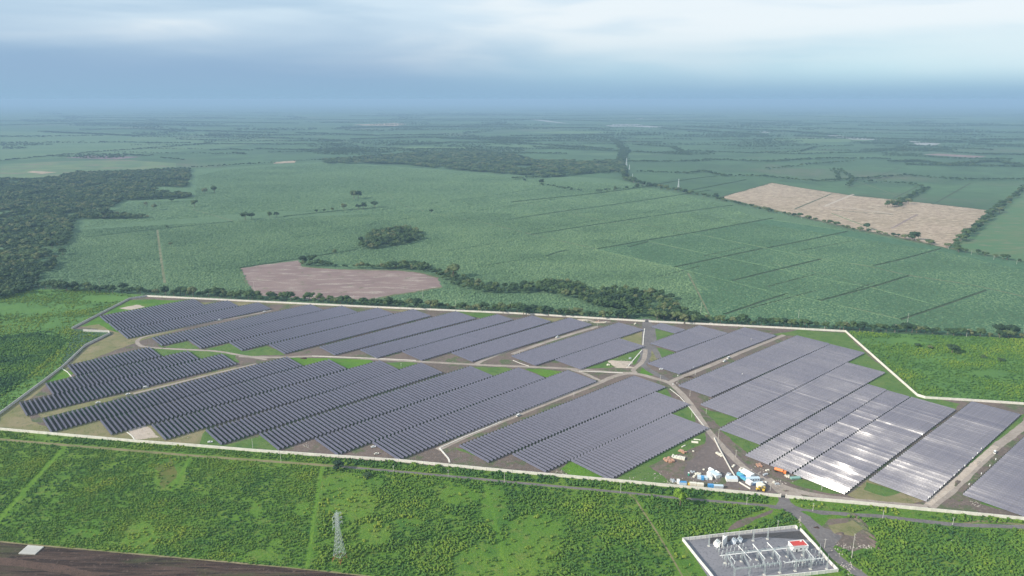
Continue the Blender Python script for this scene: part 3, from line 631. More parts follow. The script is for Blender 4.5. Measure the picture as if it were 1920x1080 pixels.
def np_mesh(name, V, F, mats, MI=None):
    me = bpy.data.meshes.new(name); me.vertices.add(len(V)); me.vertices.foreach_set('co', V.astype(np.float32).ravel())
    k = F.shape[1]; me.loops.add(F.size); me.loops.foreach_set('vertex_index', F.astype(np.int32).ravel())
    me.polygons.add(len(F)); me.polygons.foreach_set('loop_start', np.arange(0, F.size, k, dtype=np.int32))
    for m in mats: me.materials.append(m)
    if MI is not None: me.polygons.foreach_set('material_index', MI.astype(np.int32))
    me.attributes.new('sharp_face', 'BOOLEAN', 'FACE').data.foreach_set('value', np.ones(len(F), bool)) if 'sharp_face' not in me.attributes else None
    me.update(calc_edges=True); return me
far = link('solar_tracker_rows', np_mesh('solar_tracker_rows', np.vstack(sV), np.vstack(sF), [M['module'], M['alu']], np.concatenate(sM)))
tag(far, 'the many smaller rows of tracking solar panels across the rest of the site', 'solar panels', 'rows of tracking solar panels', 'stuff')
fp = link('tracker_posts', np_mesh('tracker_posts', np.vstack(pV), np.vstack(pF), [M['steel']]), None, far); fp['kind'] = 'stuff'
print('TRACKERS', len(rows), 'quads', len(QUADS))
# weedy earth under the panels, its colour darkened for the shade between rows
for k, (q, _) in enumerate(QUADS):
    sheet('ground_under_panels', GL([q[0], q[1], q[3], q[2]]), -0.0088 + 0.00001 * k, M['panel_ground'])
# white combiner boxes on posts at row ends beside the pale road
cb = None
for k, (x, y) in enumerate([(1741, 934), (1752.5, 924), (1764, 914), (1771, 908), (1789, 892), (1798, 883), (1809, 874), (1824, 860), (1833, 850.5), (1840, 842), (1817, 909), (1840, 889), (1856, 874), (1867, 862),
                            (1262, 721), (1271, 705), (1392, 702), (1300, 690)]):
    if cb is None:
        cb = empty('combiner_box', (0, 0, 0)); b = MB(); b.box((0, 0, 2.3), (1.1, .6, 1.3)); b.build('cabinet', M['white'], cb)
        b = MB(); b.box((-.4, 0, .82), (.1, .1, 1.66)); b.box((.4, 0, .82), (.1, .1, 1.66)); b.build('stand', M['steel'], cb); o = cb
    else: o = copy_tree(cb)
    p = G(x, y, 1.5); o.location = (p.x, p.y, 0); o.rotation_euler = (0, 0, R(42))
    side = 'right edge of glaring block' if k < 10 else 'left edge of blue corner block' if k < 14 else 'block rim near the junction'
    tag(o, 'white combiner box at %s, %s from its near end' % (side, ordinal((k if k < 10 else k - 10 if k < 14 else k - 14) + 1)), 'electrical box', 'white combiner boxes at row ends')
# ---------------------------------------------------------------- perimeter walls
def wall(px, label, h=2.8, t=0.35, z=1.2, mat='wall', cap=True, name='perimeter_wall', piers=12.0):
    P = [Vector((p.x, p.y, 0)) for p in GL(px, z)]
    o = empty(name, P[0]); c = P[0]
    body = MB(); cp = MB(); pr = MB()
    for i, (a, b) in enumerate(zip(P, P[1:])):
        d = b - a; L = d.length; rz = math.atan2(d.y, d.x); m = (a + b) / 2 - c
        ov = t * .98 if 0 < i else 0
        body.box((m.x, m.y, h / 2 - .15), (L + ov, t - .004 * (i % 2), h + .3 - .01 * (i % 2)), rz)
        if cap: cp.box((m.x, m.y, h + .05), (L + ov, t + .16 - .004 * (i % 2), .12 + .006 * (i % 2)), rz)
        n = int(L / piers)
        for k in range(n + 1):
            q = a.lerp(b, k / max(1, n)) - c; pr.box((q.x, q.y, h / 2 - .05), (.5, t + .3, h + .25), rz)
    body.build('wall_body', M[mat], o); 
    if cap: cp.build('coping', M[mat], o)
    p = pr.build('pier', M[mat], o); p['kind'] = 'stuff'
    tag(o, label, 'wall'); return o
wall([(-260, 781), (0, 804.5), (258, 827.5), (367, 835.5), (480, 845), (747, 863.5), (960, 884), (1152, 901), (1440, 928), (1463, 930)], 'long white perimeter wall running along the near side of the site, left of the gate')
wall([(1474, 931.5), (1600, 942), (1745.5, 956), (1920, 972.5), (2250, 1003)], 'white perimeter wall along the near side, right of the gate')
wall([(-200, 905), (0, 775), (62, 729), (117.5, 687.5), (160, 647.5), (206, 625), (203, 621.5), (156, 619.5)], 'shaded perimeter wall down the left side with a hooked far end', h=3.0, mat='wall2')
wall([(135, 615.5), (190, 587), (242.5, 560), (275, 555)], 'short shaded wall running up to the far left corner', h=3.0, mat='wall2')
wall([(275, 555), (480, 565), (700, 575.5), (960, 587), (1209, 602)], 'long white wall along the far side of the site, left of the far gate')
wall([(1217, 602.5), (1435, 613), (1585, 621)], 'white wall along the far side, right of the far gate')
wall([(1585, 621), (1650, 679), (1720, 741), (1735, 745.5)], 'diagonal white wall on the right of the lavender panels', h=3.0)
wall([(1735, 745.5), (1830, 751), (1920, 757), (2300, 783)], 'white wall leaving the frame at the right edge')
def gate(px0, px1, label, mat):
    a, b = (Vector((p.x, p.y, 0)) for p in GL([px0, px1], 1.0)); d = b - a; rz = math.atan2(d.y, d.x); o = empty('site_gate', a, rz); L = d.length
    for x in (0, L):
        m = MB(); m.box((x, 0, 1.8), (.7, .7, 3.6)); m.build('gate_pillar', M['wall'], o)
    for x0, x1 in ((.5, L / 2 - .05), (L / 2 + .05, L - .5)):
        m = MB()
        for z in (.3, 1.5, 2.7): m.box(((x0 + x1) / 2, 0, z), (x1 - x0, .07, .09))
        for k in range(9): m.box((x0 + (x1 - x0) * k / 8, 0, 1.5), (.07, .06, 2.4))
        m.build('gate_leaf', mat, o)
    return tag(o, label, 'gate')
M['dark_metal'] = plain('dark_metal', (0.06, 0.065, 0.07), 0.5, 0.3)
gate((1463.5, 930.4), (1473.5, 931.3), 'dark metal double gate in the near wall by the yard', M['dark_metal'])
gate((1209.3, 602), (1216.7, 602.4), 'gate in the far wall at the top of the access road', M['dark_metal'])
# low inner kerbs, ducts and pipes
def duct(px, w, h, label, mat='wall', cat='concrete duct', name='concrete_duct'):
    P = [Vector((p.x, p.y, 0)) for p in GL(px, h * .5)]; o = empty(name, P[0])
    for i, (a, b) in enumerate(zip(P, P[1:])):
        d = b - a; m = (a + b) / 2 - P[0]; mb = MB(); mb.box((m.x, m.y, h / 2 - .02 * (i % 2)), (d.length, w, h), math.atan2(d.y, d.x)); mb.build('duct_section', M[mat], o)
    return tag(o, label, cat)
duct([(1339, 821), (1346, 836), (1358, 858), (1370, 880), (1382, 899)], .7, 1.3, 'white low wall from the track down to the container yard', cat='low wall', name='low_wall')
duct([(1386, 904), (1396, 910), (1407, 916.5)], .7, 1.2, 'short white low wall behind the two white cabins', cat='low wall', name='low_wall')
duct([(824, 840), (841, 860), (843, 867)], 1.6, .5, 'white channel dropping from the track to the near wall')
duct([(824, 840), (870, 819), (915, 801), (940, 790)], .9, .35, 'pale channel beside the track between two panel blocks')
duct([(585, 667.5), (700, 671.5), (780, 675.5)], .9, .35, 'long pale duct running along the cross track')
duct([(1085, 695.5), (1140, 698), (1168, 699)], 1.2, .4, 'white duct left of the track junction')
duct([(1175, 690), (1190, 672), (1204, 656)], 1.2, .4, 'slanting white duct left of the access road')
duct([(1205.5, 647), (1206.5, 632), (1208.5, 616)], 1.4, .5, 'white duct along the left edge of the access road')
duct([(1256, 729), (1275, 744), (1292, 763), (1306, 781), (1322, 801)], .9, .35, 'pale kerb following the curved track down the middle')
duct([(116, 691), (126, 697), (134, 706)], 1.0, .4, 'short white duct by the left wall')
duct([(131, 672), (116, 690)], .8, .3, 'thin white duct at the foot of the left wall')
duct([(238, 810), (247, 817), (252, 824)], 1.0, .3, 'short pale duct beside the near wall at left')
duct([(962, 675.5), (975, 681), (992, 686.5)], .9, .35, 'pale kerb at the left tip of the block by the access road')
# ---------------------------------------------------------------- poles
M['pole'] = plain('pale_concrete_pole', (0.50, 0.48, 0.44), 0.8, var=0.08)
M['pole_dk'] = plain('weathered_wood_pole', (0.25, 0.21, 0.17), 0.85, var=0.1)
def pole_mesh(h, kind):
    a = MB(); a.bar((0, 0, -.3), (0, 0, h), .46, .26, 8); q = MB()
    if kind == 'arm':
        q.box((0, 0, h - .9), (2.2, .12, .14))
        for x in (-.95, 0, .95): q.bar((x, 0, h - .82), (x, 0, h - .45), .14, .1, 6)
    elif kind == 'steel':
        for k in range(3): q.box((.35, 0, h - 1 - k * 2.2), (.9, .16, .16)); q.bar((.8, 0, h - 1 - k * 2.2), (.8, 0, h - 2.2 - k * 2.2), .16, .12, 6)
    return a, q
pcache = {}
def pole(x, y, top, label, kind='arm', mat='pole', group=None, name='utility_pole'):
    p = G(x, y); h = max(4, (y - top) * MPP(y) / (CT * (1 - 0.0)) * 1.0); h = round(h * 2) / 2; key = (h, kind, mat)
    if key not in pcache:
        o = empty(name, (0, 0, 0)); a, q = pole_mesh(h, kind); a.build('pole_shaft', M[mat], o)
        if q.V: q.build('crossarm', M[mat], o)
        pcache[key] = o
    else: o = copy_tree(pcache[key])
    o.location = (p.x, p.y, 0); o.rotation_euler = (0, 0, R(-8 + random.uniform(-6, 6))); return tag(o, label, 'pole', group)
def xl(x): return x
track_poles = [(527, 867, 848), (738, 883, 872), (840.5, 894, 880), (946, 904, 882), (1163.5, 924, 902), (1400, 946, 931)]
for k, (x, y, t) in enumerate(track_poles): pole(x, y, t, '%s pole from the left along the farm track below the near wall' % ordinal(k + 1), group='poles along the farm track')
for x, y, t, l in [(1524, 958, 942, 'pole on the grass wedge right of the gate road'), (1655, 972, 955, 'pole beside the track right of the grass wedge'), (1786, 985, 968, 'rightmost pole on the track below the near wall'),
                   (1458, 990, 974, 'pole standing just behind the back wall of the substation'), (1546, 1027, 1008, 'pole between the substation wall and the gravel road'), (1540.5, 919, 909, 'pole in front of the lavender panel block'),
                   (1444, 920, 904, 'pole in the yard just inside the near gate'), (1346, 834, 803, 'pole at the top of the yard track'), (1379.5, 857.5, 842, 'pole with a pale base between the yard and the track'),
                   (1324, 776, 764, 'pole beside the curved track by the grass'), (1297, 782, 768, 'lower pole on the left of the curved track'), (1293.5, 743, 731, 'pole where the curved track leaves the junction'), (1238, 712, 703, 'pole at the track junction'),
                   (1303.5, 703, 694, 'pole in the lane behind the lavender block'), (1076, 743, 734, 'pole in the lane between centre blocks'), (838, 818, 806, 'pole at the lower end of the centre lane'), (1120, 614, 606, 'pole at the far end of the lane by rubble'), (1408, 641, 634, 'pole at the far end of the right hand lane'),
                   (752, 687, 680, 'pole beside the cross track'), (974, 665, 656, 'pole in the lane left of the access road block')]:
    pole(x, y, t, l)
pole(474, 840, 821, 'thick pale post standing inside the near wall at left', 'none')
pole(1596.5, 1048, 995, 'tallest pale steel pole beside the gravel road at lower right', 'steel', name='transmission_pole')
fence_poles = [(118, 540, 520), (70, 538, 519), (188, 541, 522), (208, 545, 532), (297, 551, 535), (387, 555, 541), (478, 559, 528), (570, 563, 554), (664, 568, 554), (756, 572, 559), (854, 578, 563), (957, 584, 565), (1067, 589, 575), (1178, 595, 582), (1297, 602, 589), (1420, 608, 595), (1546, 616, 601), (1678, 623, 608), (1812, 631, 616)]
for k, (x, y, t) in enumerate(fence_poles): pole(x, y, t, '%s pole from the left in the hedgerow behind the far wall' % ordinal(k + 1), mat='pole_dk' if k < 5 else 'pole', group='poles in the far hedgerow')
for x, y, t, l in [(1497, 596, 580, 'pale pole in the cane above the right part of the hedgerow'), (1700, 614, 587, 'tallest pole rising above the right hedgerow'), (1314, 586, 567, 'pole rising beside the end of the wood'), (793, 559, 542, 'pole in the cane just above the hedgerow, centre'), (1130, 572, 563, 'pole in front of the central wood'), (1919, 626, 616, 'pole at the right edge of the frame'),
                   (309, 360, 351, 'pale pole in the clearing of the left wood'), (1272, 351, 342, 'a far pole by the lattice mast'), (1821, 478, 470, 'pole in the hedge at the lower end of the pasture'), (1863, 487, 480, 'second pole in the pasture hedge'), (1906, 495, 488, 'third pole in the pasture hedge, at frame edge'), (1778, 467, 461, 'pole at the corner of the cut cane field'), (1503, 411, 403, 'pole in the hedge below the cut cane field')]:
    pole(x, y, t, l)
# ---------------------------------------------------------------- lattice towers
M['lattice'] = plain('galvanised_lattice', (0.46, 0.51, 0.51), 0.5, 0.2, var=0.06)
M['rust'] = plain('red_primer_legs', (0.40, 0.12, 0.07), 0.8, var=0.2)
def tower(x, y, top, label, w=.16, waist=None):
    p = G(x, y); h = (y - top) * MPP(y) / CT; o = empty('lattice_tower', (p.x, p.y, 0), R(62)); s = h / 42
    def hw(z): return (3.9 - 3.0 * min(1, z / (30 * s)) ** .85) * s if z < 30 * s else .9 * s
    legs = MB(); br = MB(); feet = MB(); arms = MB(); lv = [0, 5, 9.5, 13.5, 17, 20.2, 23, 25.6, 28, 30, 32, 34, 36, 38, 40]
    lv = [q * s for q in lv]
    for a, b in zip(lv, lv[1:]):
        A = [Vector((sx * hw(a), sy * hw(a), a)) for sx, sy in ((-1, -1), (1, -1), (1, 1), (-1, 1))]; B = [Vector((sx * hw(b), sy * hw(b), b)) for sx, sy in ((-1, -1), (1, -1), (1, 1), (-1, 1))]
        for k in range(4):
            (feet if a == 0 else legs).bar(A[k], B[k], w * 1.6); j = (k + 1) % 4
            (feet if a == 0 else br).bar(A[k], B[j], w * .8) if a else None
            br.bar(A[j] if a else A[j].lerp(B[j], .35), B[k], w * .7) if a else feet.bar(A[k].lerp(B[k], .2), (B[k] + B[j]) / 2, w * .8)
            if a == 0: feet.bar(A[j].lerp(B[j], .2), (B[k] + B[j]) / 2, w * .8)
            br.bar(B[k], B[j], w * .8)
            if a < 14 * s and a: m = (A[k] + B[j]) / 2; br.bar(m, (B[k] + B[j]) / 2, w * .6); br.bar(m, (A[k] + A[j]) / 2, w * .6)
    for sx in (-1, 1):
        for sy in (-1, 1): arms.bar((sx * .9 * s, sy * .9 * s, 40 * s), (0, 0, 42.5 * s), w)
    legs.build('tower_leg', M['lattice'], o); br.build('bracing', M['lattice'], o)['kind'] = 'stuff'; feet.build('base_section', M['rust'] if h > 30 and x < 700 else M['lattice'], o)
    for z, L in ((30, 5.2), (34, 4.6), (38, 4.6)):
        for sg in (-1, 1):
            if z == 34 and sg == 1: L *= 1.1
            m = MB(); e = Vector((sg * L * s, 0, (z + .6) * s))
            for sy in (-1, 1): m.bar((sg * .9 * s, sy * .9 * s, z * s), e, w); m.bar((sg * .9 * s, sy * .9 * s, (z + 2) * s), e, w)
            for f in (.3, .6): m.bar((sg * (.9 + (L - .9) * f) * s, -.9 * s * (1 - f), (z + .3) * s), (sg * (.9 + (L - .9) * f) * s, .9 * s * (1 - f), (z + .3) * s), w * .7)
            m.build('cross_arm', M['lattice'], o)
            i = MB(); i.bar(e, e - Vector((0, 0, 2.2 * s)), w * 1.3, n=6); i.build('insulator', M['white'], o)
    arms.build('tower_peak', M['lattice'], o)
    return tag(o, label, 'tower')
tower(637.5, 1051, 949, 'tall white lattice power tower with red legs in the near field', w=.2)
tower(1272, 352, 336, 'distant pale lattice tower standing on the diagonal hedge', w=.8)
tower(1174.5, 312, 297, 'faraway lattice tower at the head of the tree belt', w=.9)
for k, (x, y, t) in enumerate([(1180, 318, 309), (1186, 331, 326)]): tower(x, y, t, ['thin distant pylon just below the head of the tree belt', 'smallest pale pylon beside the tree belt'][k], w=.8)
# ---------------------------------------------------------------- substation
sc = [G(1281, 1011), G(1495, 989), G(1503, 994), G(1572, 1073), G(1325, 1100)]
a0, a1, a3, a4 = G(1281, 1012), G(1494, 990), G(1573, 1072), G(1335, 1093)
sheet('substation_pad', [a0, a1, G(1503, 994), a3, a4], -0.011, M['gravel_pad'])
sheet('substation_road', GL([(1331, 1008), (1500, 995), (1518, 1012), (1480, 1010), (1428, 1007), (1330, 1020)]), -0.009, M['asphalt'])
M['wall_s'] = plain('painted_block_wall', (0.66, 0.64, 0.60), 0.75, var=0.15, scale=.5)
wall([(1280, 1011.5), (1345, 1004), (1420, 995.5), (1492, 987.5), (1495, 991)], 'back wall of the substation, white with a short return at its right end', h=2.6, t=.4, mat='wall_s', piers=5)
wall([(1280, 1011.5), (1308, 1047), (1328, 1071), (1341, 1088)], 'left wall of the substation along the grassy footpath', h=2.6, t=.4, mat='wall_s', piers=5)
wall([(1501, 993), (1530, 1024), (1552, 1050), (1571, 1069.5)], 'right wall of the substation beside the gravel road', h=2.6, t=.4, mat='wall_s', piers=5)
wall([(1571, 1069.5), (1520, 1075.5), (1450, 1082.5), (1341, 1088)], 'front wall of the substation at the bottom edge of the frame', h=2.6, t=.4, mat='wall_s', piers=5)
E1 = (a1 - a0).normalized(); E2 = (a4 - a0).normalized(); AZS = math.atan2(E1.y, E1.x)
def SX(x, y, z=0.0): p = G(x, y, z); return Vector((p.x, p.y, 0))
# control building
o = empty('control_building', SX(1496, 1028), AZS)
b = MB(); b.box((0, 0, 2.0), (13, 8, 4.0)); b.build('building_wall', M['white'], o)
M['red'] = plain('red_roof_paint', (0.50, 0.055, 0.045), 0.7, var=0.12, scale=.5)
b = MB(); b.box((0, 0, 4.15), (12.0, 7.2, .3)); b.build('roof', M['red'], o)
b = MB()
for c, d in (((0, -3.85, 4.3), (13.3, .5, .7)), ((0, 3.85, 4.3), (13.3, .5, .7)), ((-6.4, 0, 4.3), (.5, 7.2, .7)), ((6.4, 0, 4.3), (.5, 7.2, .7))): b.box(c, d)
b.build('parapet', M['white'], o)
b = MB(); b.box((-3.5, -4.04, 1.1), (1.3, .08, 2.2)); b.build('door', M['dark_metal'], o)
for x in (0, 3.4): b = MB(); b.box((x, -4.04, 2.2), (1.6, .08, 1.1)); b.build('window', M['dark_metal'], o)
b = MB(); b.box((3.5, 2.4, 4.8), (1.3, 1.0, 1.0)); b.build('rooftop_unit', M['white'], o)
b = MB(); b.box((-7.6, 2.5, .8), (1.6, 1.2, 1.6)); b.build('cooling_unit', M['steel'], o)
tag(o, 'white control building with a red flat roof inside the substation', 'building')
# lightning masts
mast = None
for k, (x, y, t) in enumerate([(1329, 1024, 994), (1357, 1016, 991), (1384.5, 1017, 989), (1412, 1014, 985), (1439, 1011, 982), (1505, 1054, 1013), (1536, 1042, 1015), (1550, 1067, 1033)]):
    if mast is None:
        mast = empty('lightning_mast', (0, 0, 0)); m = MB(); sp_ = MB(); hh = 11.0
        L = [0, 1.4, 2.8, 4.2, 5.6, 7, 8]
        for a, b_ in zip(L, L[1:]):
            wa, wb = .55 - .04 * a, .55 - .04 * b_
            A = [Vector((sx * wa, sy * wa, a)) for sx, sy in ((-1, -1), (1, -1), (1, 1), (-1, 1))]; B = [Vector((sx * wb, sy * wb, b_)) for sx, sy in ((-1, -1), (1, -1), (1, 1), (-1, 1))]
            for j in range(4): m.bar(A[j], B[j], .14); m.bar(A[j], B[(j + 1) % 4], .09); m.bar(B[j], B[(j + 1) % 4], .09)
        m.build('lattice_mast', M['lattice'], mast); sp_.bar((0, 0, 7.9), (0, 0, 12.0), .32, .08, 6); sp_.build('spike', M['lattice'], mast)
        fb = MB(); fb.box((0, 0, .1), (1.8, 1.8, .4)); fb.build('footing', M['wall'], mast); o = mast
    else: o = copy_tree(mast)
    p = SX(x, y); o.location = p; s = (y - t) * MPP(y) / CT / 12.0; o.scale = (1, 1, s); o.rotation_euler = (0, 0, AZS)
    tag(o, ['lightning mast at the left end of the back row, left of the transformers', 'second mast of the back row, behind the tall white transformer', 'third mast of the back row', 'fourth mast of the back row, on open gravel', 'rightmost mast of the back row', 'lightning mast standing between control building and gantries', 'mast close to the right wall of the substation', 'mast in the front right corner of the substation'][k], 'lightning mast', 'lightning masts of the substation')
# gantries: two long beams carried by lattice columns, cross beams between
def column(mb, p, h, w=.45):
    L = [h * k / 6 for k in range(7)]
    for a, b_ in zip(L, L[1:]):
        A = [p + Vector((sx * w, sy * w, a)) for sx, sy in ((-1, -1), (1, -1), (1, 1), (-1, 1))]; B = [p + Vector((sx * w, sy * w, b_)) for sx, sy in ((-1, -1), (1, -1), (1, 1), (-1, 1))]
        for j in range(4): mb.bar(A[j], B[j], .13); mb.bar(A[j], B[(j + 1) % 4], .08)
def beam(mb, a, b_, w=.4):
    d = (b_ - a); L = d.length; d.normalize(); s = Vector((-d.y, d.x, 0)); n = max(3, int(L / 1.4)); C4 = [s * w + Vector((0, 0, w)), s * -w + Vector((0, 0, w)), s * -w - Vector((0, 0, w)), s * w - Vector((0, 0, w))]
    for c in C4: mb.bar(a + c, b_ + c, .12)
    for k in range(n):
        p, q = a.lerp(b_, k / n), a.lerp(b_, (k + 1) / n)
        for j in range(4): mb.bar(p + C4[j], q + C4[(j + 1) % 4], .07)
GH = 9.0
gf = [SX(1376, 1086), SX(1404, 1083), SX(1433, 1078), SX(1462, 1074), SX(1491, 1071), SX(1519.5, 1067.5)]
gb = [SX(1360, 1056), SX(1390, 1053), SX(1419, 1050), SX(1448, 1047), SX(1476, 1044), SX(1505, 1041.5)]
for k in range(6):
    o = empty('substation_gantry', gf[k], 0); c = MB(); column(c, Vector((0, 0, 0)), GH); c.build('front_column', M['lattice'], o)
    c = MB(); column(c, gb[k] - gf[k], GH); c.build('back_column', M['lattice'], o)
    c = MB(); beam(c, Vector((0, 0, GH)), gb[k] - gf[k] + Vector((0, 0, GH))); c.build('cross_beam', M['lattice'], o)
    c = MB(); c.box((0, 0, .15), (1.9, 1.9, .5), AZS); q = gb[k] - gf[k]; c.box((q.x, q.y, .15), (1.9, 1.9, .5), AZS); c.build('footing', M['wall'], o)
    if k < 5 and k != 3:
        q = gf[k + 1] - gf[k]; c = MB(); beam(c, Vector((0, 0, GH)) + q * .05, q * .95 + Vector((0, 0, GH))); c.build('front_beam', M['lattice'], o)
    if k < 5:
        q0, q = gb[k] - gf[k], gb[k + 1] - gf[k]; c = MB(); beam(c, q0.lerp(q, .05) + Vector((0, 0, GH)), q0.lerp(q, .95) + Vector((0, 0, GH)), .3); c.build('back_beam', M['lattice'], o)
    tag(o, '%s lattice gantry frame from the left inside the substation' % ordinal(k + 1), 'gantry', 'lattice gantries of the substation')
# tubular busbars on posts
def busbar(pts, h, w, label, posts=4):
    P = [SX(x, y, h) + Vector((0, 0, h)) for x, y in pts]; o = empty('busbar', (P[0].x, P[0].y, 0)); c = Vector((P[0].x, P[0].y, 0))
    m = MB()
    for a, b_ in zip(P, P[1:]): m.bar(a - c, b_ - c, w, n=6)
    m.build('bus_tube', M['white'], o)
    for k in range(posts):
        q = P[0].lerp(P[-1], (k + .2) / (posts - .6)) - c; m = MB(); m.bar((q.x, q.y, 0), (q.x, q.y, h * .6), .3, n=6); m.build('bus_post', M['steel'], o)
        m = MB(); m.bar((q.x, q.y, h * .6), (q.x, q.y, h - .1), .42, .3, 8); m.build('insulator', M['white'], o)
    return tag(o, label, 'busbar')
busbar([(1350, 1042), (1420, 1034), (1480, 1027.5)], 5, .75, 'long white busbar crossing the substation from the transformers to the building', 6)
busbar([(1411.5, 1020), (1435, 1048)], 6.5, .7, 'left of two parallel slanting white busbars', 3)
busbar([(1438.5, 1017), (1464, 1044.5)], 6.5, .7, 'right of two parallel slanting white busbars', 3)
busbar([(1384, 1023), (1409, 1050)], 6, .6, 'slanting busbar right of the transformers', 3)
busbar([(1369, 1041), (1379, 1054)], 6, .6, 'short slanting busbar below the transformers', 2)
busbar([(1469, 1052), (1473, 1055), (1545, 1046)], 6, .6, 'white busbar bending across the right hand gantries', 5)
busbar([(1511, 1028), (1527, 1047)], 6, .5, 'busbar right of the control building', 3)
# transformers
def transformer(x, y, s, label, col):
    p = SX(x, y); o = empty('power_transformer', p, AZS - R(50)); k = s
    b = MB(); b.box((0, 0, 2.2 * k), (3.2 * k, 5 * k, 3.4 * k)); b.box((0, 0, .25 * k), (3.6 * k, 5.4 * k, .5 * k)); b.build('tank', M[col], o)
    for sx in (-1, 1):
        b = MB()
        for j in range(9): b.box((sx * 2.2 * k, (-2 + j * .5) * k, 2.1 * k), (1.1 * k, .12 * k, 2.8 * k))
        b.build('radiator', M[col], o)
    for j in range(3):
        b = MB(); b.bar((.3 * k, (-1.5 + 1.5 * j) * k, 3.9 * k), (.5 * k, (-1.5 + 1.5 * j) * k, 6.2 * k), .5 * k, .22 * k, 8); b.build('bushing', M['lattice'], o)
    b = MB(); b.bar((-1 * k, -2.4 * k, 5.1 * k), (-1 * k, 1.2 * k, 5.1 * k), 1.1 * k, n=10); b.bar((-1 * k, -1.5 * k, 3.8 * k), (-1 * k, -1.5 * k, 5 * k), .25 * k); b.build('conservator', M[col], o)
    return tag(o, label, 'transformer')
M['trafo'] = plain('pale_blue_grey_paint', (0.55, 0.60, 0.66), 0.45, var=0.05)
transformer(1345, 1023, .95, 'white transformer at the left of the group in the substation', 'white')
transformer(1376, 1018, .8, 'pale blue grey transformer in the middle of the group', 'trafo')
transformer(1387, 1015.5, .75, 'small grey transformer at the right of the group', 'trafo')
o = empty('fire_wall', SX(1358, 1022), AZS - R(50)); b = MB(); b.box((0, 0, 3.4), (.5, 9, 6.8)); b.build('fire_wall_slab', M['white'], o); b = MB(); b.box((-1.7, 3.2, 3.0), (3, .5, 6)); b.build('side_slab', M['white'], o)
tag(o, 'tall white fire wall between the transformers', 'wall')
# post insulators and switchgear
sw = None; k = 0
def switch(x, y, h, label, grp):
    global sw
    if sw is None:
        sw = empty('switchgear_post', (0, 0, 0)); m = MB(); m.bar((0, 0, 0), (0, 0, 2.2), .3, n=6); m.build('support_post', M['steel'], sw)
        m = MB(); m.bar((0, 0, 2.2), (0, 0, 4.2), .55, .34, 8)
        for j in range(5): m.bar((0, 0, 2.4 + j * .36), (0, 0, 2.5 + j * .36), .72, n=8)
        m.build('insulator', M['lattice'], sw); m = MB(); m.box((0, 0, 4.3), (.7, .3, .25)); m.build('terminal', M['white'], sw); o = sw
    else: o = copy_tree(sw)
    o.location = SX(x, y); o.scale = (1, 1, h / 4.4); o.rotation_euler = (0, 0, AZS); tag(o, label, 'insulator', grp)
RWN = ['rear', 'second', 'third', 'fourth', 'front']
for r_ in range(4):
    for c_ in range(5): switch(1342 + c_ * 7.2 + r_ * 5.5 + random.uniform(-.8, .8), 1034 + r_ * 6.4 - c_ * .8, random.choice((3.8, 4.4, 5)), '%s post insulator of the %s row below the transformers' % (ordinal(c_ + 1), RWN[r_]), 'post insulators of the substation')
for r_ in range(3):
    for c_ in range(3): switch(1380 + c_ * 6.5 + r_ * 5, 1030 + r_ * 6.5 - c_ * .8, 4.4, '%s insulator of the %s row right of the fire wall' % (ordinal(c_ + 1), RWN[r_]), 'post insulators of the substation')
for r_ in range(3):
    for c_ in range(9): switch(1480 + c_ * 7.0 + r_ * 4.2 + random.uniform(-1, 1), 1058.5 + r_ * 4.2 - c_ * .85, random.choice((3.6, 4.4, 5.2)), '%s insulator of the %s row under the right gantries' % (ordinal(c_ + 1), RWN[r_]), 'post insulators of the substation')
for r_ in range(2):
    for c_ in range(6): switch(1412 + c_ * 9 + r_ * 4, 1064 + r_ * 4 - c_ * 1.0, 3.4, '%s insulator of the %s row under the middle gantries' % (ordinal(c_ + 1), RWN[r_]), 'post insulators of the substation')
for c_ in range(4): switch(1356 + c_ * 5, 1063 + (c_ % 2) * 3, 3.6, '%s insulator left of the first gantry' % ordinal(c_ + 1), 'post insulators of the substation')
for c_ in range(5): switch(1514 + c_ * 7, 1035 + c_ * 3.2, 4.2, '%s insulator along the inside of the right wall' % ordinal(c_ + 1), 'post insulators of the substation')
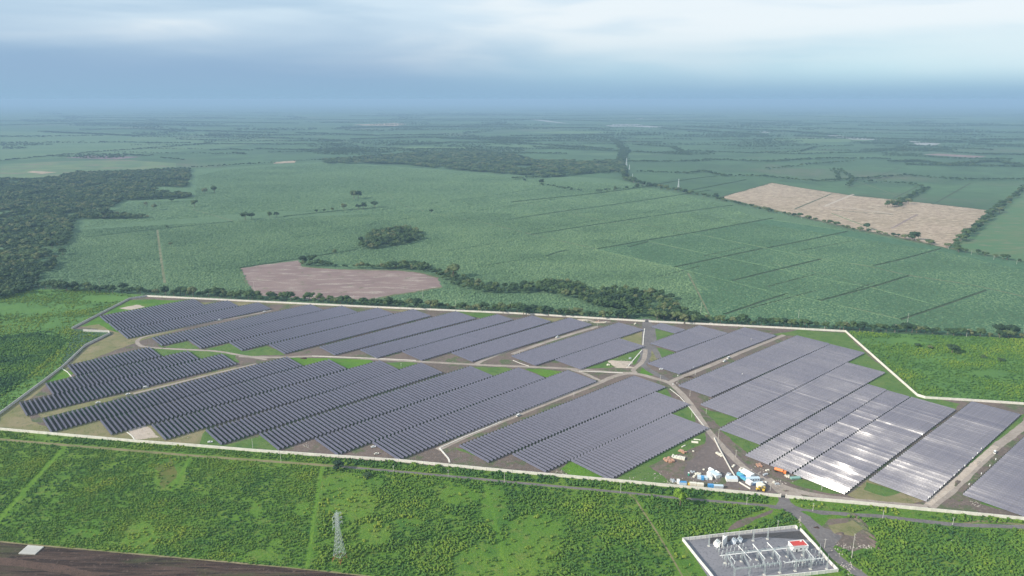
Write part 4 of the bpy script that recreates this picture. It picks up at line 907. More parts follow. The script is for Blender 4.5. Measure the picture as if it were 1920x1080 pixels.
# ---------------------------------------------------------------- storage yard
for nm, c, v in (('blue', (0.06, 0.27, 0.55), .1), ('cyan', (0.10, 0.40, 0.52), .1), ('cream', (0.70, 0.66, 0.56), .08), ('grey', (0.40, 0.43, 0.46), .1), ('orange', (0.72, 0.22, 0.06), .1), ('yellow', (0.70, 0.47, 0.06), .1), ('paleblue', (0.50, 0.60, 0.68), .06), ('brown', (0.45, 0.26, 0.18), .2), ('glass', (0.03, 0.04, 0.05), .1), ('tyre', (0.02, 0.02, 0.02), .1), ('navy', (0.10, 0.16, 0.28), .1), ('green', (0.05, 0.30, 0.2), .1), ('teal', (0.22, 0.38, 0.34), .1)): M[nm] = plain(nm + '_paint', c, .5 if nm != 'tyre' else .9, var=v)
def cabin(x, y, az, L, w, h, col, label, roof=None, ribs=True, win=0, pitched=False, name='shipping_container', cat='container'):
    L *= .86; w *= .84; h *= .88
    o = empty(name, SX(x, y), R(az)); b = MB(); b.box((0, 0, h / 2 + .1), (L, w, h)); b.build('container_shell' if name == 'shipping_container' else 'cabin_wall', M[col], o)
    if ribs:
        b = MB(); n = int(L / .6)
        for k in range(n):
            for s in (-1, 1): b.box((-L / 2 + (k + .5) * L / n, s * (w / 2 + .03), h / 2 + .1), (.22, .06, h * .86))
        b.build('corrugation', M[col], o)
    b = MB()
    if pitched: 
        V = [(-L / 2 - .3, -w / 2 - .3, h + .1), (L / 2 + .3, -w / 2 - .3, h + .1), (L / 2 + .3, w / 2 + .3, h + .1), (-L / 2 - .3, w / 2 + .3, h + .1), (-L / 2 - .3, 0, h + 1.2), (L / 2 + .3, 0, h + 1.2)]
        b.add(V, [(0, 1, 5, 4), (2, 3, 4, 5), (0, 4, 3), (1, 2, 5), (0, 3, 2, 1)])
    else: b.box((0, 0, h + .16), (L + .12, w + .12, .12))
    b.build('roof', M[roof or col], o)
    for k in range(win):
        b = MB(); b.box((-L / 2 + (k + .7) * L / (win + .4), -w / 2 - .05, h * .6), (L / (win + .4) * .45, .08, h * .35)); b.build('window', M['glass'], o)
    b = MB(); b.box((L / 2 + .05, 0, h * .5), (.07, w * .8, h * .85)); b.build('door', M[col], o)
    return tag(o, label, cat)
cabin(1271.5, 906, 82, 5, 2.8, 3.6, 'white', 'upright white cabin at the left end of the line by the near wall', name='site_cabin', cat='cabin')
cabin(1280, 908, -6, 8.0, 3.6, 2.8, 'paleblue', 'blue container right of the upright white cabin', roof='blue')
cabin(1291.5, 909.5, -6, 2.2, 2.2, 2.0, 'yellow', 'small yellow box between containers along the near wall', ribs=False, name='storage_box', cat='box')
cabin(1299, 909.5, -6, 7, 3.4, 2.8, 'cream', 'cream container in the middle of the line by the near wall')
cabin(1312.5, 911, -6, 7.5, 3.6, 2.8, 'cream', 'second cream container, right of its twin by the near wall')
cabin(1332.5, 913, -6, 6, 3.6, 2.8, 'blue', 'bright blue container with a pale end by the near wall', roof='blue')
cabin(1347, 914.5, -6, 10, 3.8, 2.8, 'grey', 'long grey container at the right end of the line by the near wall', roof='paleblue')
cabin(1317, 897.5, -12, 11, 5, 2.6, 'paleblue', 'low shed with a pale roof and a blue middle bay', roof='paleblue', name='site_shed', cat='shed')
cabin(1317, 898.5, -12, 3, 5.3, 2.9, 'blue', 'bright blue tarpaulin cabin in the middle of the low shed', ribs=False, name='site_cabin', cat='cabin')
cabin(1339, 893, -62, 12, 6.5, 4.0, 'white', 'long pale roofed shed in the centre of the yard', roof='paleblue', name='site_shed', cat='shed')
cabin(1331, 897, 75, 7, 5, 3.5, 'white', 'white gabled shed in front of the pale roofed shed', pitched=True, name='site_shed', cat='shed')
cabin(1329, 891, 60, 5, 4, 3.2, 'white', 'small white tent left of the pale roofed shed', pitched=True, name='tent', cat='tent')
cabin(1334, 885, -62, 6, 4, 3.2, 'white', 'white tent at the back of the pale roofed shed', pitched=True, name='tent', cat='tent')
cabin(1345, 890, -62, 5, 3.4, 3.0, 'white', 'white tent on the right of the pale roofed shed', pitched=True, name='tent', cat='tent')
cabin(1350, 893, 10, 3, 2.4, 2.0, 'white', 'smallest white box right of the sheds', ribs=False, name='storage_box', cat='box')
cabin(1371.5, 900.5, -4, 12.5, 7, 3.4, 'white', 'wide cabin with a pale grey roof left of the low wall', roof='paleblue', name='site_cabin', cat='cabin')
cabin(1364, 895, 70, 4, 3, 2.8, 'white', 'small white cabin behind the wide pale roofed cabin', name='site_cabin', cat='cabin')
cabin(1388, 892.5, -58, 8, 3.4, 2.9, 'cyan', 'rear bright cyan container right of the low wall')
cabin(1394, 898.5, -50, 7, 3.6, 2.9, 'cyan', 'front bright cyan container beside the large white trailer', roof='blue')
cabin(1401, 892, -58, 14, 6.5, 4.6, 'white', 'largest white container of the yard by the track', roof='white')
cabin(1411, 901, 4, 15, 4.5, 3.4, 'paleblue', 'long office cabin with a row of dark windows', roof='paleblue', win=5, name='site_office', cat='cabin')
cabin(1405, 907.5, -62, 7, 4.6, 3.6, 'white', 'white cabin left of the navy container', name='site_cabin', cat='cabin')
cabin(1420, 909, 6, 12, 3.0, 2.9, 'navy', 'navy blue container with a pale roof', roof='paleblue')
cabin(1426, 914.5, -65, 7.5, 6, 4.6, 'cream', 'tall cream cabin by the near wall with yellow machinery at its foot', name='site_cabin', cat='cabin')
cabin(1291, 891.5, 80, 2.2, 1.6, 3.2, 'green', 'small upright green cabin left of the rubble heaps', ribs=False, roof='white', name='portable_toilet', cat='toilet')
def machine(x, y, az, col, label):
    o = empty('wheel_loader', SX(x, y), R(az)); b = MB(); b.box((-.8, 0, 1.5), (3.2, 2.0, 1.4)); b.build('engine_body', M[col], o)
    b = MB(); b.box((.6, 0, 2.6), (1.4, 1.7, 1.7)); b.build('cab', M['glass'], o); b = MB(); b.box((.6, 0, 3.5), (1.6, 1.9, .12)); b.build('cab_roof', M[col], o)
    for sx in (-1.4, 1.5):
        for sy in (-1, 1): b = MB(); b.bar((sx, sy * .95, .75), (sx, sy * 1.4, .75), 1.5, n=12); b.build('wheel', M['tyre'], o)
    b = MB(); b.bar((1.2, .6, 1.8), (3.2, .6, 1.0), .3); b.bar((1.2, -.6, 1.8), (3.2, -.6, 1.0), .3); b.build('lift_arm', M[col], o)
    b = MB(); b.box((3.6, 0, .7), (1.0, 2.4, 1.0), 0, 0); b.build('bucket', M[col], o); return tag(o, label, 'loader')
machine(1422.5, 919, 10, 'yellow', 'yellow loader at the left foot of the tall cream cabin')
machine(1432, 920, 60, 'yellow', 'yellow loader at the right foot of the tall cream cabin')
# orange tank truck
o = empty('tank_truck', SX(1461, 885.5), R(-38)); b = MB(); b.bar((-4.5, 0, 2.6), (3.6, 0, 2.6), 3.0, n=14); b.build('tank', M['orange'], o)
b = MB(); b.box((0, 0, 1.0), (11.5, 1.2, .4)); b.build('chassis', M['dark_metal'], o); b = MB(); b.box((5.4, 0, 2.0), (2.4, 2.6, 2.5)); b.build('cab', M['orange'], o); b = MB(); b.box((6.62, 0, 2.5), (.06, 2.2, .9)); b.build('windscreen', M['glass'], o)
for sx in (-3.8, -2.4, 4.9):
    for sy in (-1, 1): b = MB(); b.bar((sx, sy * 1.0, .6), (sx, sy * 1.45, .6), 1.2, n=12); b.build('wheel', M['tyre'], o)
tag(o, 'orange tank truck parked beside the lavender panels', 'truck')
cabin(1491, 897.5, 8, 11, 3.6, 1.6, 'teal', 'low teal green container beyond the orange truck')
# vans, cars
def car(x, y, az, col, label, van=False):
    o = empty('parked_van' if van else 'parked_car', SX(x, y), R(az)); L, w = (6, 2.2) if van else (4.8, 2.0)
    b = MB(); b.box((0, 0, .85), (L, w, .9)); b.build('car_body', M[col], o)
    b = MB(); V = []
    h = 2.3 if van else 1.75; f = .40 if van else .22; r0 = -.48 if van else -.34
    V = [(r0 * L, -w * .46, 1.3), (f * L, -w * .46, 1.3), (f * L, w * .46, 1.3), (r0 * L, w * .46, 1.3), ((r0 + .05) * L, -w * .42, h), ((f - .12) * L, -w * .42, h), ((f - .12) * L, w * .42, h), ((r0 + .05) * L, w * .42, h)]
    b.add(V, [(0, 1, 5, 4), (1, 2, 6, 5), (2, 3, 7, 6), (3, 0, 4, 7)]); b.build('side_window', M['glass'], o)
    b = MB(); b.box(((r0 + .05 + f - .12) / 2 * L, 0, h + .03), ((f - .12 - r0 - .05) * L, w * .84, .1)); b.build('car_roof', M[col], o)
    for sx in (-.32, .32):
        for sy in (-1, 1): b = MB(); b.bar((sx * L, sy * w * .42, .36), (sx * L, sy * w * .52, .36), .72, n=10); b.build('wheel', M['tyre'], o)
    return tag(o, label, 'van' if van else 'car')
car(273, 727.5, 30, 'white', 'white van on the lane between the two left blocks', True)
car(240, 740, 35, 'white', 'white car lower down the lane between the left blocks')
car(184, 756, 35, 'white', 'white car at the bottom of the left lane')
car(412, 601, 40, 'white', 'white van on the lane in the far left block', True)
car(496, 585, 40, 'white', 'white car near the top of the far left lane')
car(1045, 633, 45, 'white', 'white van by rubble on the lane of the far centre block', True)
car(972, 780, 45, 'white', 'white truck on the lane between the centre blocks', True)
car(1366, 672, 42, 'white', 'upper white van on the lane behind the lavender block', True)
car(1358.5, 678, 42, 'white', 'lower white van on the lane behind the lavender block', True)
car(1239.5, 693, 10, 'white', 'white car at the edge of the block by the junction')
car(1865, 849, 50, 'white', 'white tanker van on the pale dirt road at lower right', True)
car(700, 839, 20, 'white', 'white cabin car under the front strip of panels, centre left')
car(394, 830, 20, 'white', 'white car on the grass by the near wall at left')
car(706, 612 + 240, 20, 'cream', 'cream car on the bare earth by the near wall')
car(1333, 607, 10, 'cream', 'pale car behind the far wall')
# pipes, crates, pallets
def crate_pile(x, y, nx, ny, w, l, h, az, col, label, jit=.4, name='pallet_stack'):
    base = SX(x, y); o = empty(name, base, R(az)); me = {}
    for i in range(nx):
        for j in range(ny):
            b = MB(); b.box((0, 0, h / 2), (w, l, h)); b.box((0, 0, h + .04), (w * .9, l * .9, .08))
            if 'm' not in me: me['m'] = pmesh('crate', b.V, b.F, M[col])
            c = link('crate', me['m'], None, o); c.location = ((i - nx / 2) * w * 1.12 + random.uniform(-jit, jit), (j - ny / 2) * l * 1.12 + random.uniform(-jit, jit), 0); c.rotation_euler = (0, 0, random.uniform(-jit, jit))
            c.scale = (1, 1, random.uniform(.7, 1.3))
    return tag(o, label, 'crates')
crate_pile(1254, 862, 4, 4, 1.8, 2.2, 1.4, 30, 'brown', 'large heap of pinkish brown crates on the grass by the yard', .7)
crate_pile(1278.5, 846, 2, 3, 1.8, 2.4, 1.4, 40, 'brown', 'smaller heap of pinkish brown crates above the large heap')
crate_pile(1275, 856.5, 8, 1, 1.5, 5.5, 1.2, -28, 'cream', 'row of cream bundled pipes beside the crate heap', .1)
crate_pile(1310, 830, 1, 3, 7, .9, .7, -12, 'cream', 'pale bundles lying on the grass above the crates', .2)
crate_pile(1314, 825, 1, 2, 7, .9, .7, -14, 'cream', 'uppermost pale bundles at the grass edge', .2)
crate_pile(1285, 835, 1, 1, 6, 1.0, .7, 35, 'cream', 'single pale bundle lying apart on the grass', .1)
crate_pile(1348.5, 851.5, 2, 4, 1.4, 2.0, 1.2, 25, 'cream', 'white sacks stacked left of the low wall', .2)
for (x, y, n, m_, col, l) in [(1297, 884, 2, 2, 'grey', 'grey rubble heap left in the yard'), (1306, 889, 2, 3, 'cream', 'pale rubble heap beside the low shed'), (1300, 893, 2, 1, 'cream', 'small pale crates under the rubble heaps'), (1375, 873.5, 2, 1, 'cream', 'pair of cream crates just right of the low wall'),
                         (1390, 878, 3, 1, 'cream', 'cream crates above the cyan containers'), (1385, 880.5, 1, 1, 'white', 'single white crate above the cyan containers'), (1424, 872, 3, 3, 'brown', 'brown scrap heap between track and panels'), (1438, 881, 2, 1, 'cream', 'pale crates right of the track below the scrap heap'),
                         (1435, 889, 3, 1, 'grey', 'grey crates beside the lower track'), (1263, 901, 2, 3, 'grey', 'grey debris left of the upright white cabin'), (1434, 905, 1, 1, 'white', 'white crate right of the navy container'), (1449, 904, 2, 1, 'cream', 'cream crates on the dirt above the gate'), (1458, 907, 2, 1, 'grey', 'grey crates nearest the gate'), (1474, 893, 2, 2, 'cream', 'pale scrap at the tail of the orange truck'),
                         (1366, 888, 2, 2, 'grey', 'grey crates left of the low wall'), (1319, 880, 1, 1, 'cream', 'lone crate on the open yard'), (1297, 846, 1, 1, 'cream', 'lone pale crate above the pipe row'), (1182, 672, 2, 2, 'grey', 'grey blocks on the sand heap by the junction'), (1141, 684, 2, 2, 'cream', 'cream crates left of the sand heap'), (1190, 607, 3, 1, 'cream', 'pale crates by the far gate'),
                         (1120, 603, 5, 1, 'brown', 'row of brown crates under the far wall'), (1098, 601, 5, 1, 'cream', 'row of cream crates under the far wall'), (1135, 604, 4, 1, 'cream', 'last crates of the row under the far wall')]:
    crate_pile(x, y, n, m_, 1.6, 1.8, 1.1, random.uniform(0, 90), col, l, .5)
# sand heap and boulder rows
def mound(x, y, rx, ry, h, mat, label, az=0, cat='earth heap', name='earth_heap'):
    n, m_ = 18, 5; V = [(0, 0, h)]; F = []
    for j in range(1, m_ + 1):
        for i in range(n):
            a = 2 * math.pi * i / n; f = j / m_; w = 1 + .25 * math.sin(3 * a + x) + .15 * random.uniform(-1, 1)
            V.append((rx * f * w * math.cos(a), ry * f * w * math.sin(a), h * (1 - f) ** .8 * random.uniform(.7, 1.2) - .12 * (j == m_)))
    for i in range(n): F.append((0, 1 + i, 1 + (i + 1) % n))
    for j in range(m_ - 1):
        for i in range(n): a = 1 + j * n + i; b = 1 + j * n + (i + 1) % n; F.append((a, a + n, b + n, b))
    o = link(name, pmesh(name, V, F, M[mat])); o.location = SX(x, y); o.rotation_euler = (0, 0, R(az)); return tag(o, label, cat)
mound(1163, 681, 17, 12, 1.2, 'sandpile', 'broad pale sand heap left of the track junction')
mound(1172, 688, 12, 5, .8, 'sandpile', 'second lower sand heap by the junction')
mound(1095, 600, 14, 5, 1.0, 'sandpile', 'long pale spoil heap under the far wall')
mound(1125, 604, 16, 4, 1.0, 'sandpile', 'flat pale spoil heap right under the far wall')
mound(570, 672, 5, 3, 1.6, 'plough', 'dark earth heap on the cross track')
mound(1292, 707, 6, 3, 1.2, 'plough', 'dark earth heap on the lane behind the lavender block')
mound(1576, 1001, 3.5, 2.5, 1.0, 'dirt', 'small earth heap on the waste ground')
mound(1531.5, 989, 2.4, 1.6, .8, 'plough', 'dark earth heap on the gravel road')
mound(1832, 868, 7, 2.5, 1.0, 'sandpile', 'low pale spoil ridge along the dirt road', 45)
mound(1795, 905, 8, 2.0, .8, 'dirt', 'brown spoil ridge along the dirt road', 45)
for k, (x, y) in enumerate([(1604, 968), (1613, 978), (1622, 990), (1631, 1002), (1638, 1015), (1641, 1025)]): mound(x, y, 6.5, 2.0, 1.3, 'dirt', '%s heap from the top in the curving spoil bank at lower right' % ordinal(k + 1), -66, name='spoil_bank')
# stones scattered on the waste ground: too many to count
P = []
for (x, y, rx, ry, n) in [(1583, 1028, 18, 14, 60), (1620, 1025, 18, 5, 40), (1500, 978, 4, 12, 25), (1790, 1018, 10, 8, 30), (1700, 916, 10, 3, 14), (1830, 945, 12, 6, 22), (1330, 900, 40, 14, 70), (1260, 905, 14, 6, 40), (1230, 890, 20, 8, 20), (1420, 885, 20, 8, 30), (1460, 905, 18, 6, 40), (1750, 935, 10, 6, 20), (1165, 680, 24, 10, 50), (1110, 602, 30, 4, 60), (575, 835, 10, 5, 20), (1270, 720, 14, 5, 20), (330, 815, 30, 8, 30), (1590, 1062, 30, 10, 50), (1060, 885, 20, 6, 12), (1190, 900, 20, 6, 14)]:
    for _ in range(n): P.append(G(x + random.gauss(0, rx / 2), y + random.gauss(0, ry / 2)))
V = []; F = []
for p in P:
    s = random.uniform(.25, .9); b0 = len(V); a = random.random() * 3
    for k in range(5): V.append((p.x + s * math.cos(a + k * 1.257) * random.uniform(.7, 1.1), p.y + s * math.sin(a + k * 1.257) * random.uniform(.7, 1.1), -.1))
    V.append((p.x, p.y, s * .8)); F += [(b0 + k, b0 + (k + 1) % 5, b0 + 5) for k in range(5)]
M['stone'] = plain('pale_stone', (0.34, 0.31, 0.28), .9, var=.3, scale=.2)
tag(link('scattered_rubble', pmesh('scattered_rubble', V, F, M['stone'])), 'pale rubble strewn over bare ground', None, None, 'stuff')
# pallet of pipes on the dark field
o = empty('concrete_slab_stack', SX(59, 1033), R(-5)); base = SX(59, 1033)
cs = [SX(34.5, 1039), SX(66, 1040.5), SX(82.5, 1026), SX(52.5, 1023.5)]
for k in range(11):
    a = cs[0].lerp(cs[1], (k + .5) / 11); b_ = cs[3].lerp(cs[2], (k + .5) / 11); d = b_ - a; m = (a + b_) / 2
    q = MB(); q.box((0, 0, .35), (d.length, (cs[1] - cs[0]).length / 11 * .74, .9)); s_ = q.build('slab', M['wall2'], None)
    s_.parent = o; mt = Matrix.Rotation(R(5), 3, 'Z') @ (m - base); s_.location = mt; s_.rotation_euler = (0, 0, math.atan2(d.y, d.x) + R(5))
tag(o, 'pale stack of long concrete slabs lying on the dark ploughed field', 'slabs')
# ---------------------------------------------------------------- vegetation
def leaf_mat(name, stops, mode):
    m, t, b = mat_new(name)
    if mode == 'inst':
        a = N(t, 'ShaderNodeAttribute', attribute_type='INSTANCER', attribute_name='tint'); f = a.outputs['Fac']
    else: f = N(t, 'ShaderNodeObjectInfo').outputs['Random']
    isl = N(t, 'ShaderNodeNewGeometry').outputs['Random Per Island']
    n = nz(t, worldpos(t), 0.35, 3, 0.6)
    f2 = mth(t, 'ADD', f, mth(t, 'ADD', mth(t, 'MULTIPLY', mth(t, 'SUBTRACT', isl, .5), .20), mth(t, 'MULTIPLY', mth(t, 'SUBTRACT', n, .5), .5)), clamp=True)
    t.links.new(ramp(t, f2, stops), b.inputs['Base Color'])
    b.inputs['Roughness'].default_value = .75; b.inputs['Specular IOR Level'].default_value = .2
    return m
TREE = [(0.0, (0.022, 0.046, 0.022)), (0.4, (0.042, 0.080, 0.030)), (0.75, (0.075, 0.115, 0.040)), (1.0, (0.13, 0.145, 0.065))]
SHRUB = [(0.0, (0.020, 0.060, 0.024)), (0.35, (0.056, 0.130, 0.026)), (0.65, (0.098, 0.178, 0.024)), (1.0, (0.18, 0.24, 0.030))]
CANE = [(0.0, (0.058, 0.108, 0.055)), (0.5, (0.098, 0.172, 0.088)), (1.0, (0.15, 0.23, 0.115))]
M['leaf_i'] = leaf_mat('tree_foliage_far', TREE, 'inst'); M['leaf_o'] = leaf_mat('tree_foliage', TREE, 'obj')
M['shrub_i'] = leaf_mat('shrub_foliage', SHRUB, 'inst'); M['cane_i'] = leaf_mat('cane_tuft_foliage', CANE, 'inst'); M['lime_leaf'] = leaf_mat('bright_tree_foliage', [(0, (0.06, 0.14, 0.015)), (.6, (0.11, 0.21, 0.02)), (1, (0.17, 0.26, 0.03))], 'obj')
M['bark'] = plain('bark', (0.15, 0.12, 0.09), .9, var=.2, scale=1)
def ico(sub):
    bm = bmesh.new(); bmesh.ops.create_icosphere(bm, subdivisions=sub, radius=1); V = [v.co.copy() for v in bm.verts]; F = [tuple(v.index for v in f.verts) for f in bm.faces]; bm.free(); return V, F
ICO1, ICO2 = ico(1), ico(2)
def blob(mb, c, r, sub=ICO1, amp=.35, flat=.8, seed=0):
    V = []
    for v in sub[0]:
        k = 1 + amp * (noise.noise(v * 1.7 + Vector((seed * 3.1, seed, 0))) + .6 * noise.noise(v * 3.9 + Vector((seed, 0, seed * 2.3))))
        V.append(Vector(c) + Vector((v.x * r * k, v.y * r * k, v.z * r * k * flat)))
    mb.add(V, sub[1])
def leafcards(mb, c, r, n, s, flat=.8, rnd=random):
    for _ in range(n):
        d = Vector((rnd.gauss(0, 1), rnd.gauss(0, 1), rnd.gauss(.25, 1))).normalized(); p = Vector(c) + Vector((d.x * r, d.y * r, d.z * r * flat)) * rnd.uniform(.88, 1.18)
        t = d.cross(Vector((rnd.random() - .5, rnd.random() - .5, rnd.random() - .5))).normalized(); u = (d * rnd.uniform(-.5, .5) + t.cross(d)).normalized(); k = s * rnd.uniform(.6, 1.3)
        b = len(mb.V); mb.V += [tuple(p - t * k - u * k * .6), tuple(p + t * k - u * k * .6), tuple(p + t * k * .7 + u * k * .7), tuple(p - t * k * .7 + u * k * .7)]; mb.F.append((b, b + 1, b + 2, b + 3))
def crown_mb(seed, rich=1.0):
    """crown about 1 wide in radius, base at 0.55, top near 2"""
    rnd = random.Random(seed); mb = MB(); n = rnd.randint(7, 11); sp_ = rnd.uniform(.45, .68); fl = rnd.uniform(.6, .85)
    for k in range(n):
        a = k * 2.4 + rnd.random(); q = sp_ * math.sqrt((k + .3) / n) * 1.15; z = 1.35 - .45 * q + rnd.uniform(-.22, .22); r = rnd.uniform(.30, .46)
        c = (q * math.cos(a), q * math.sin(a), z); blob(mb, c, r * .9, ICO1, .4, fl, seed + k * 7); leafcards(mb, c, r, int(34 * rich), .085, fl, rnd)
    return mb
def trunk_mb(seed):
    rnd = random.Random(seed); mb = MB(); mb.bar((0, 0, -.05), (.02, 0, .9), .13, .08, 6)
    for k in range(4): a = k * 1.6 + rnd.random(); mb.bar((.01, 0, rnd.uniform(.5, .8)), (.45 * math.cos(a), .45 * math.sin(a), 1.25), .07, .03, 5)
    return mb
crowns = [pmesh('crown', *(lambda m: (m.V, m.F))(crown_mb(k)), M['leaf_o']) for k in range(6)]
trunks = [pmesh('trunk', *(lambda m: (m.V, m.F))(trunk_mb(k)), M['bark']) for k in range(3)]
tree_src = []
for k in range(5):
    c = crown_mb(20 + k, .6); t_ = trunk_mb(k); me = pmesh('tree_model', c.V, c.F, M['leaf_i']); tree_src.append(bpy.data.objects.new('tree_model', me))
shrub_src = []
for k in range(5):
    rnd = random.Random(50 + k); mb = MB(); 
    for j in range(rnd.randint(3, 5)):
        a = rnd.random() * 6.3; q = rnd.uniform(0, .6); c = (q * math.cos(a), q * math.sin(a), rnd.uniform(.25, .6)); r = rnd.uniform(.42, .62); blob(mb, c, r, ICO1, .35, .95, k * 11 + j); leafcards(mb, c, r, 7, .10, .95, rnd)
    shrub_src.append(bpy.data.objects.new('shrub_model', pmesh('shrub_model', mb.V, mb.F, M['shrub_i'])))
cane_src = []
for k in range(4):
    rnd = random.Random(80 + k); mb = MB()
    for j in range(4): a = rnd.random() * 6.3; q = rnd.uniform(.1, .7); blob(mb, (q * math.cos(a), q * math.sin(a), .1), rnd.uniform(.4, .7), ICO1, .6, .9, k * 5 + j)
    cane_src.append(bpy.data.objects.new('cane_tuft_model', pmesh('cane_tuft_model', mb.V, mb.F, M['cane_i'])))
ntree = 0
def tree(x, y, wpx, label, group=None, lime=False, hk=1.0, name='tree', dark=False, P=None, wm=None):
    """one tree with crown and trunk; wpx = crown width in photo pixels"""
    global ntree; ntree += 1
    p = P if P is not None else G(x, y); s = (wm if wm else wpx * MPP(y)) / 2 * 1.05
    o = empty(name, (p.x, p.y, 0), random.uniform(0, 6.28)); 
    hz = s * hk * random.uniform(.9, 1.1)
    c = link('crown', crowns[ntree % 6], None, o); t_ = link('trunk', trunks[ntree % 3], None, o); c.scale = t_.scale = (s, s * random.uniform(.85, 1.1), hz)
    if lime: c.material_slots[0].link = 'OBJECT'; c.material_slots[0].material = M['lime_leaf']
    return tag(o, label, 'tree', group)
tree(1275, 948, 31, 'bright green round tree beside the farm track below the yard', lime=True, hk=1.15)
tree(635, 880, 30, 'dark spreading tree on the farm track below the near wall', hk=.6)
tree(688, 895, 22, 'low dark bush in the bright grass near the dark spreading tree', hk=.45, name='bush')
tree(1785, 662, 26, 'round dark tree in the scrub field outside the right wall', hk=.75)
tree(1795, 664, 14, 'small bush hard by the round dark tree of the right field', hk=.5, name='bush')
tree(1720, 650, 12, 'small bush in the upper left of the right scrub field', hk=.6, name='bush'); tree(1744, 654, 12, 'second small bush in the right scrub field', hk=.6, name='bush'); tree(1843, 672, 13, 'bush near the pale patch of the right scrub field', hk=.6, name='bush'); tree(1876, 678, 15, 'bush towards the right edge of the scrub field', hk=.6, name='bush')
tree(1895, 630, 30, 'broad pale trunked tree near the right end of the far hedgerow', hk=.9); tree(1872, 628, 24, 'darker tree left of the pale trunked tree', hk=.9)
for x, y, w, l in [(365, 388, 15, 'round tree at the bend of the pale lane in the left cane'), (289, 394, 13, 'lone tree right of the pair near the left wood'), (274, 387, 9, 'left of two trees near the left wood'), (322, 379, 9, 'small tree below the hedge of the left wood'), (384, 363, 14, 'left tree of a pair right of the left wood'), (402, 362, 15, 'right tree of a pair right of the left wood'),
                   (460, 412, 18, 'larger tree on the cane lane left of centre'), (472, 411, 13, 'tree touching the larger tree on the cane lane'), (506, 408, 14, 'tree right of the pair on the cane lane'), (519, 407.5, 12, 'fourth tree on the cane lane'), (664, 373, 18, 'left crown of the small clump in mid cane'), (672, 372, 16, 'right crown of the small clump in mid cane'),
                   (702, 389, 15, 'tall tree at the right end of the short hedge'), (672, 393, 12, 'middle tree of the short hedge'), (682, 392, 14, 'second tree of the short hedge'), (645, 394, 14, 'left tree of the short hedge'), (623, 396, 8, 'small tree left of the short hedge'), (608, 398, 7, 'smallest tree left of the short hedge'), (593, 399, 7, 'tiny tree on the lane left of the short hedge'), (320, 462, 9, 'small tree right of the pale vertical track'), (628, 476, 10, 'small tree above the ploughed field'), (809, 399, 9, 'lone small tree right of the tree island'),
                   (314, 428, 7, 'tiny tree on the lane at the head of the pale track'), (197, 408, 16, 'tree at the end of the left wood'), (1195, 352, 9, 'tree on the cane boundary below the belt'), (1127, 361, 8, 'left tree on the far cane boundary'), (1153, 358, 10, 'right tree on the far cane boundary'), (1015, 346, 12, 'tree at the left end of the short far hedge'), (983, 341, 7, 'small tree left of the short far hedge'), (568, 495, 18, 'left of two round trees at the edge of the ploughed field'), (586, 493, 20, 'right of two round trees at the edge of the ploughed field'),
                   (850, 520, 28, 'yellowish flowering broad tree in the wood belt'), (1664, 389, 14, 'tree at the left end of the clump in the cut field'), (1673, 387, 14, 'middle tree of the clump in the cut field'), (1684, 385, 13, 'right tree of the clump in the cut field'), (1703, 383, 14, 'tree right of the clump in the cut field'), (1714, 450, 20, 'largest tree of the diagonal hedge'), (1624, 431, 14, 'second largest tree of the diagonal hedge'), (118, 478, 17, 'tree beside the bare patch in the left clearing'), (105, 487, 12, 'smaller tree below the bare patch in the left clearing'), (98, 465, 16, 'tree above the bare patch in the left clearing')]:
    tree(x, y, w, l)
def along(px, step, jit=0.0):
    P = GL(px); out = []; tot = 0
    for a, b in zip(P, P[1:]):
        L = (b - a).length; d = (b - a).normalized(); s = Vector((-d.y, d.x, 0)); t = 0
        while t < L: out.append(a + d * t + s * random.gauss(0, jit)); t += step * random.uniform(.6, 1.5)
    return out
AREA = ['broad', 'tall', 'rounded', 'dark', 'small', 'spreading']
def hedge_trees(px, step, w, desc, group, jit=3.0, hk=1.0, wr=(.65, 1.35)):
    pts = along(px, step, jit)
    for k, p in enumerate(pts):
        q = random.uniform(*wr); word = 'broad' if q > 1.12 else 'small' if q < .85 else 'middling'
        tree(0, 0, 0, '%s tree, %s from the left in %s' % (word, ordinal(min(k + 1, 199)), desc), group, P=p, wm=w * q, hk=hk)
hedge_trees([(64, 538), (140, 546), (240, 550), (330, 554), (480, 562)], 9, 17, 'the hedgerow behind the far left wall', 'trees of the left hedgerow', 4, .95)
hedge_trees([(482, 562), (600, 566), (700, 573), (850, 581), (1000, 590), (1130, 597), (1180, 600)], 9.5, 16.5, 'the hedgerow behind the long far wall', 'trees of the centre hedgerow', 4, .9)
hedge_trees([(1232, 601), (1300, 605), (1440, 611)], 9, 15, 'the hedgerow right of the far gate', 'trees right of the far gate', 5, .9)
hedge_trees([(1442, 611), (1600, 619), (1700, 623), (1800, 628), (1925, 634)], 9.5, 14, 'the hedgerow above the right scrub field', 'trees of the right hedgerow', 4, .85)
hedge_trees([(1165, 318), (1174, 338), (1190, 343), (1230, 353), (1290, 364), (1345, 374)], 26, 24, 'the upper diagonal tree belt', 'trees of the diagonal belt', 5, .8)
hedge_trees([(1347, 375), (1440, 397), (1520, 412), (1600, 432), (1680, 444), (1755, 461)], 22, 17, 'the hedge below the cut cane field', 'trees below the cut cane field', 3, .75)
hedge_trees([(1780, 464), (1800, 472), (1850, 480), (1930, 495)], 17, 16, 'the hedge below the pale pasture', 'trees below the pale pasture', 3, .8)
hedge_trees([(1778, 464), (1800, 451), (1850, 412), (1880, 388), (1922, 352)], 30, 22, 'the dark hedge climbing to the right edge', 'trees of the climbing hedge', 5, .8)
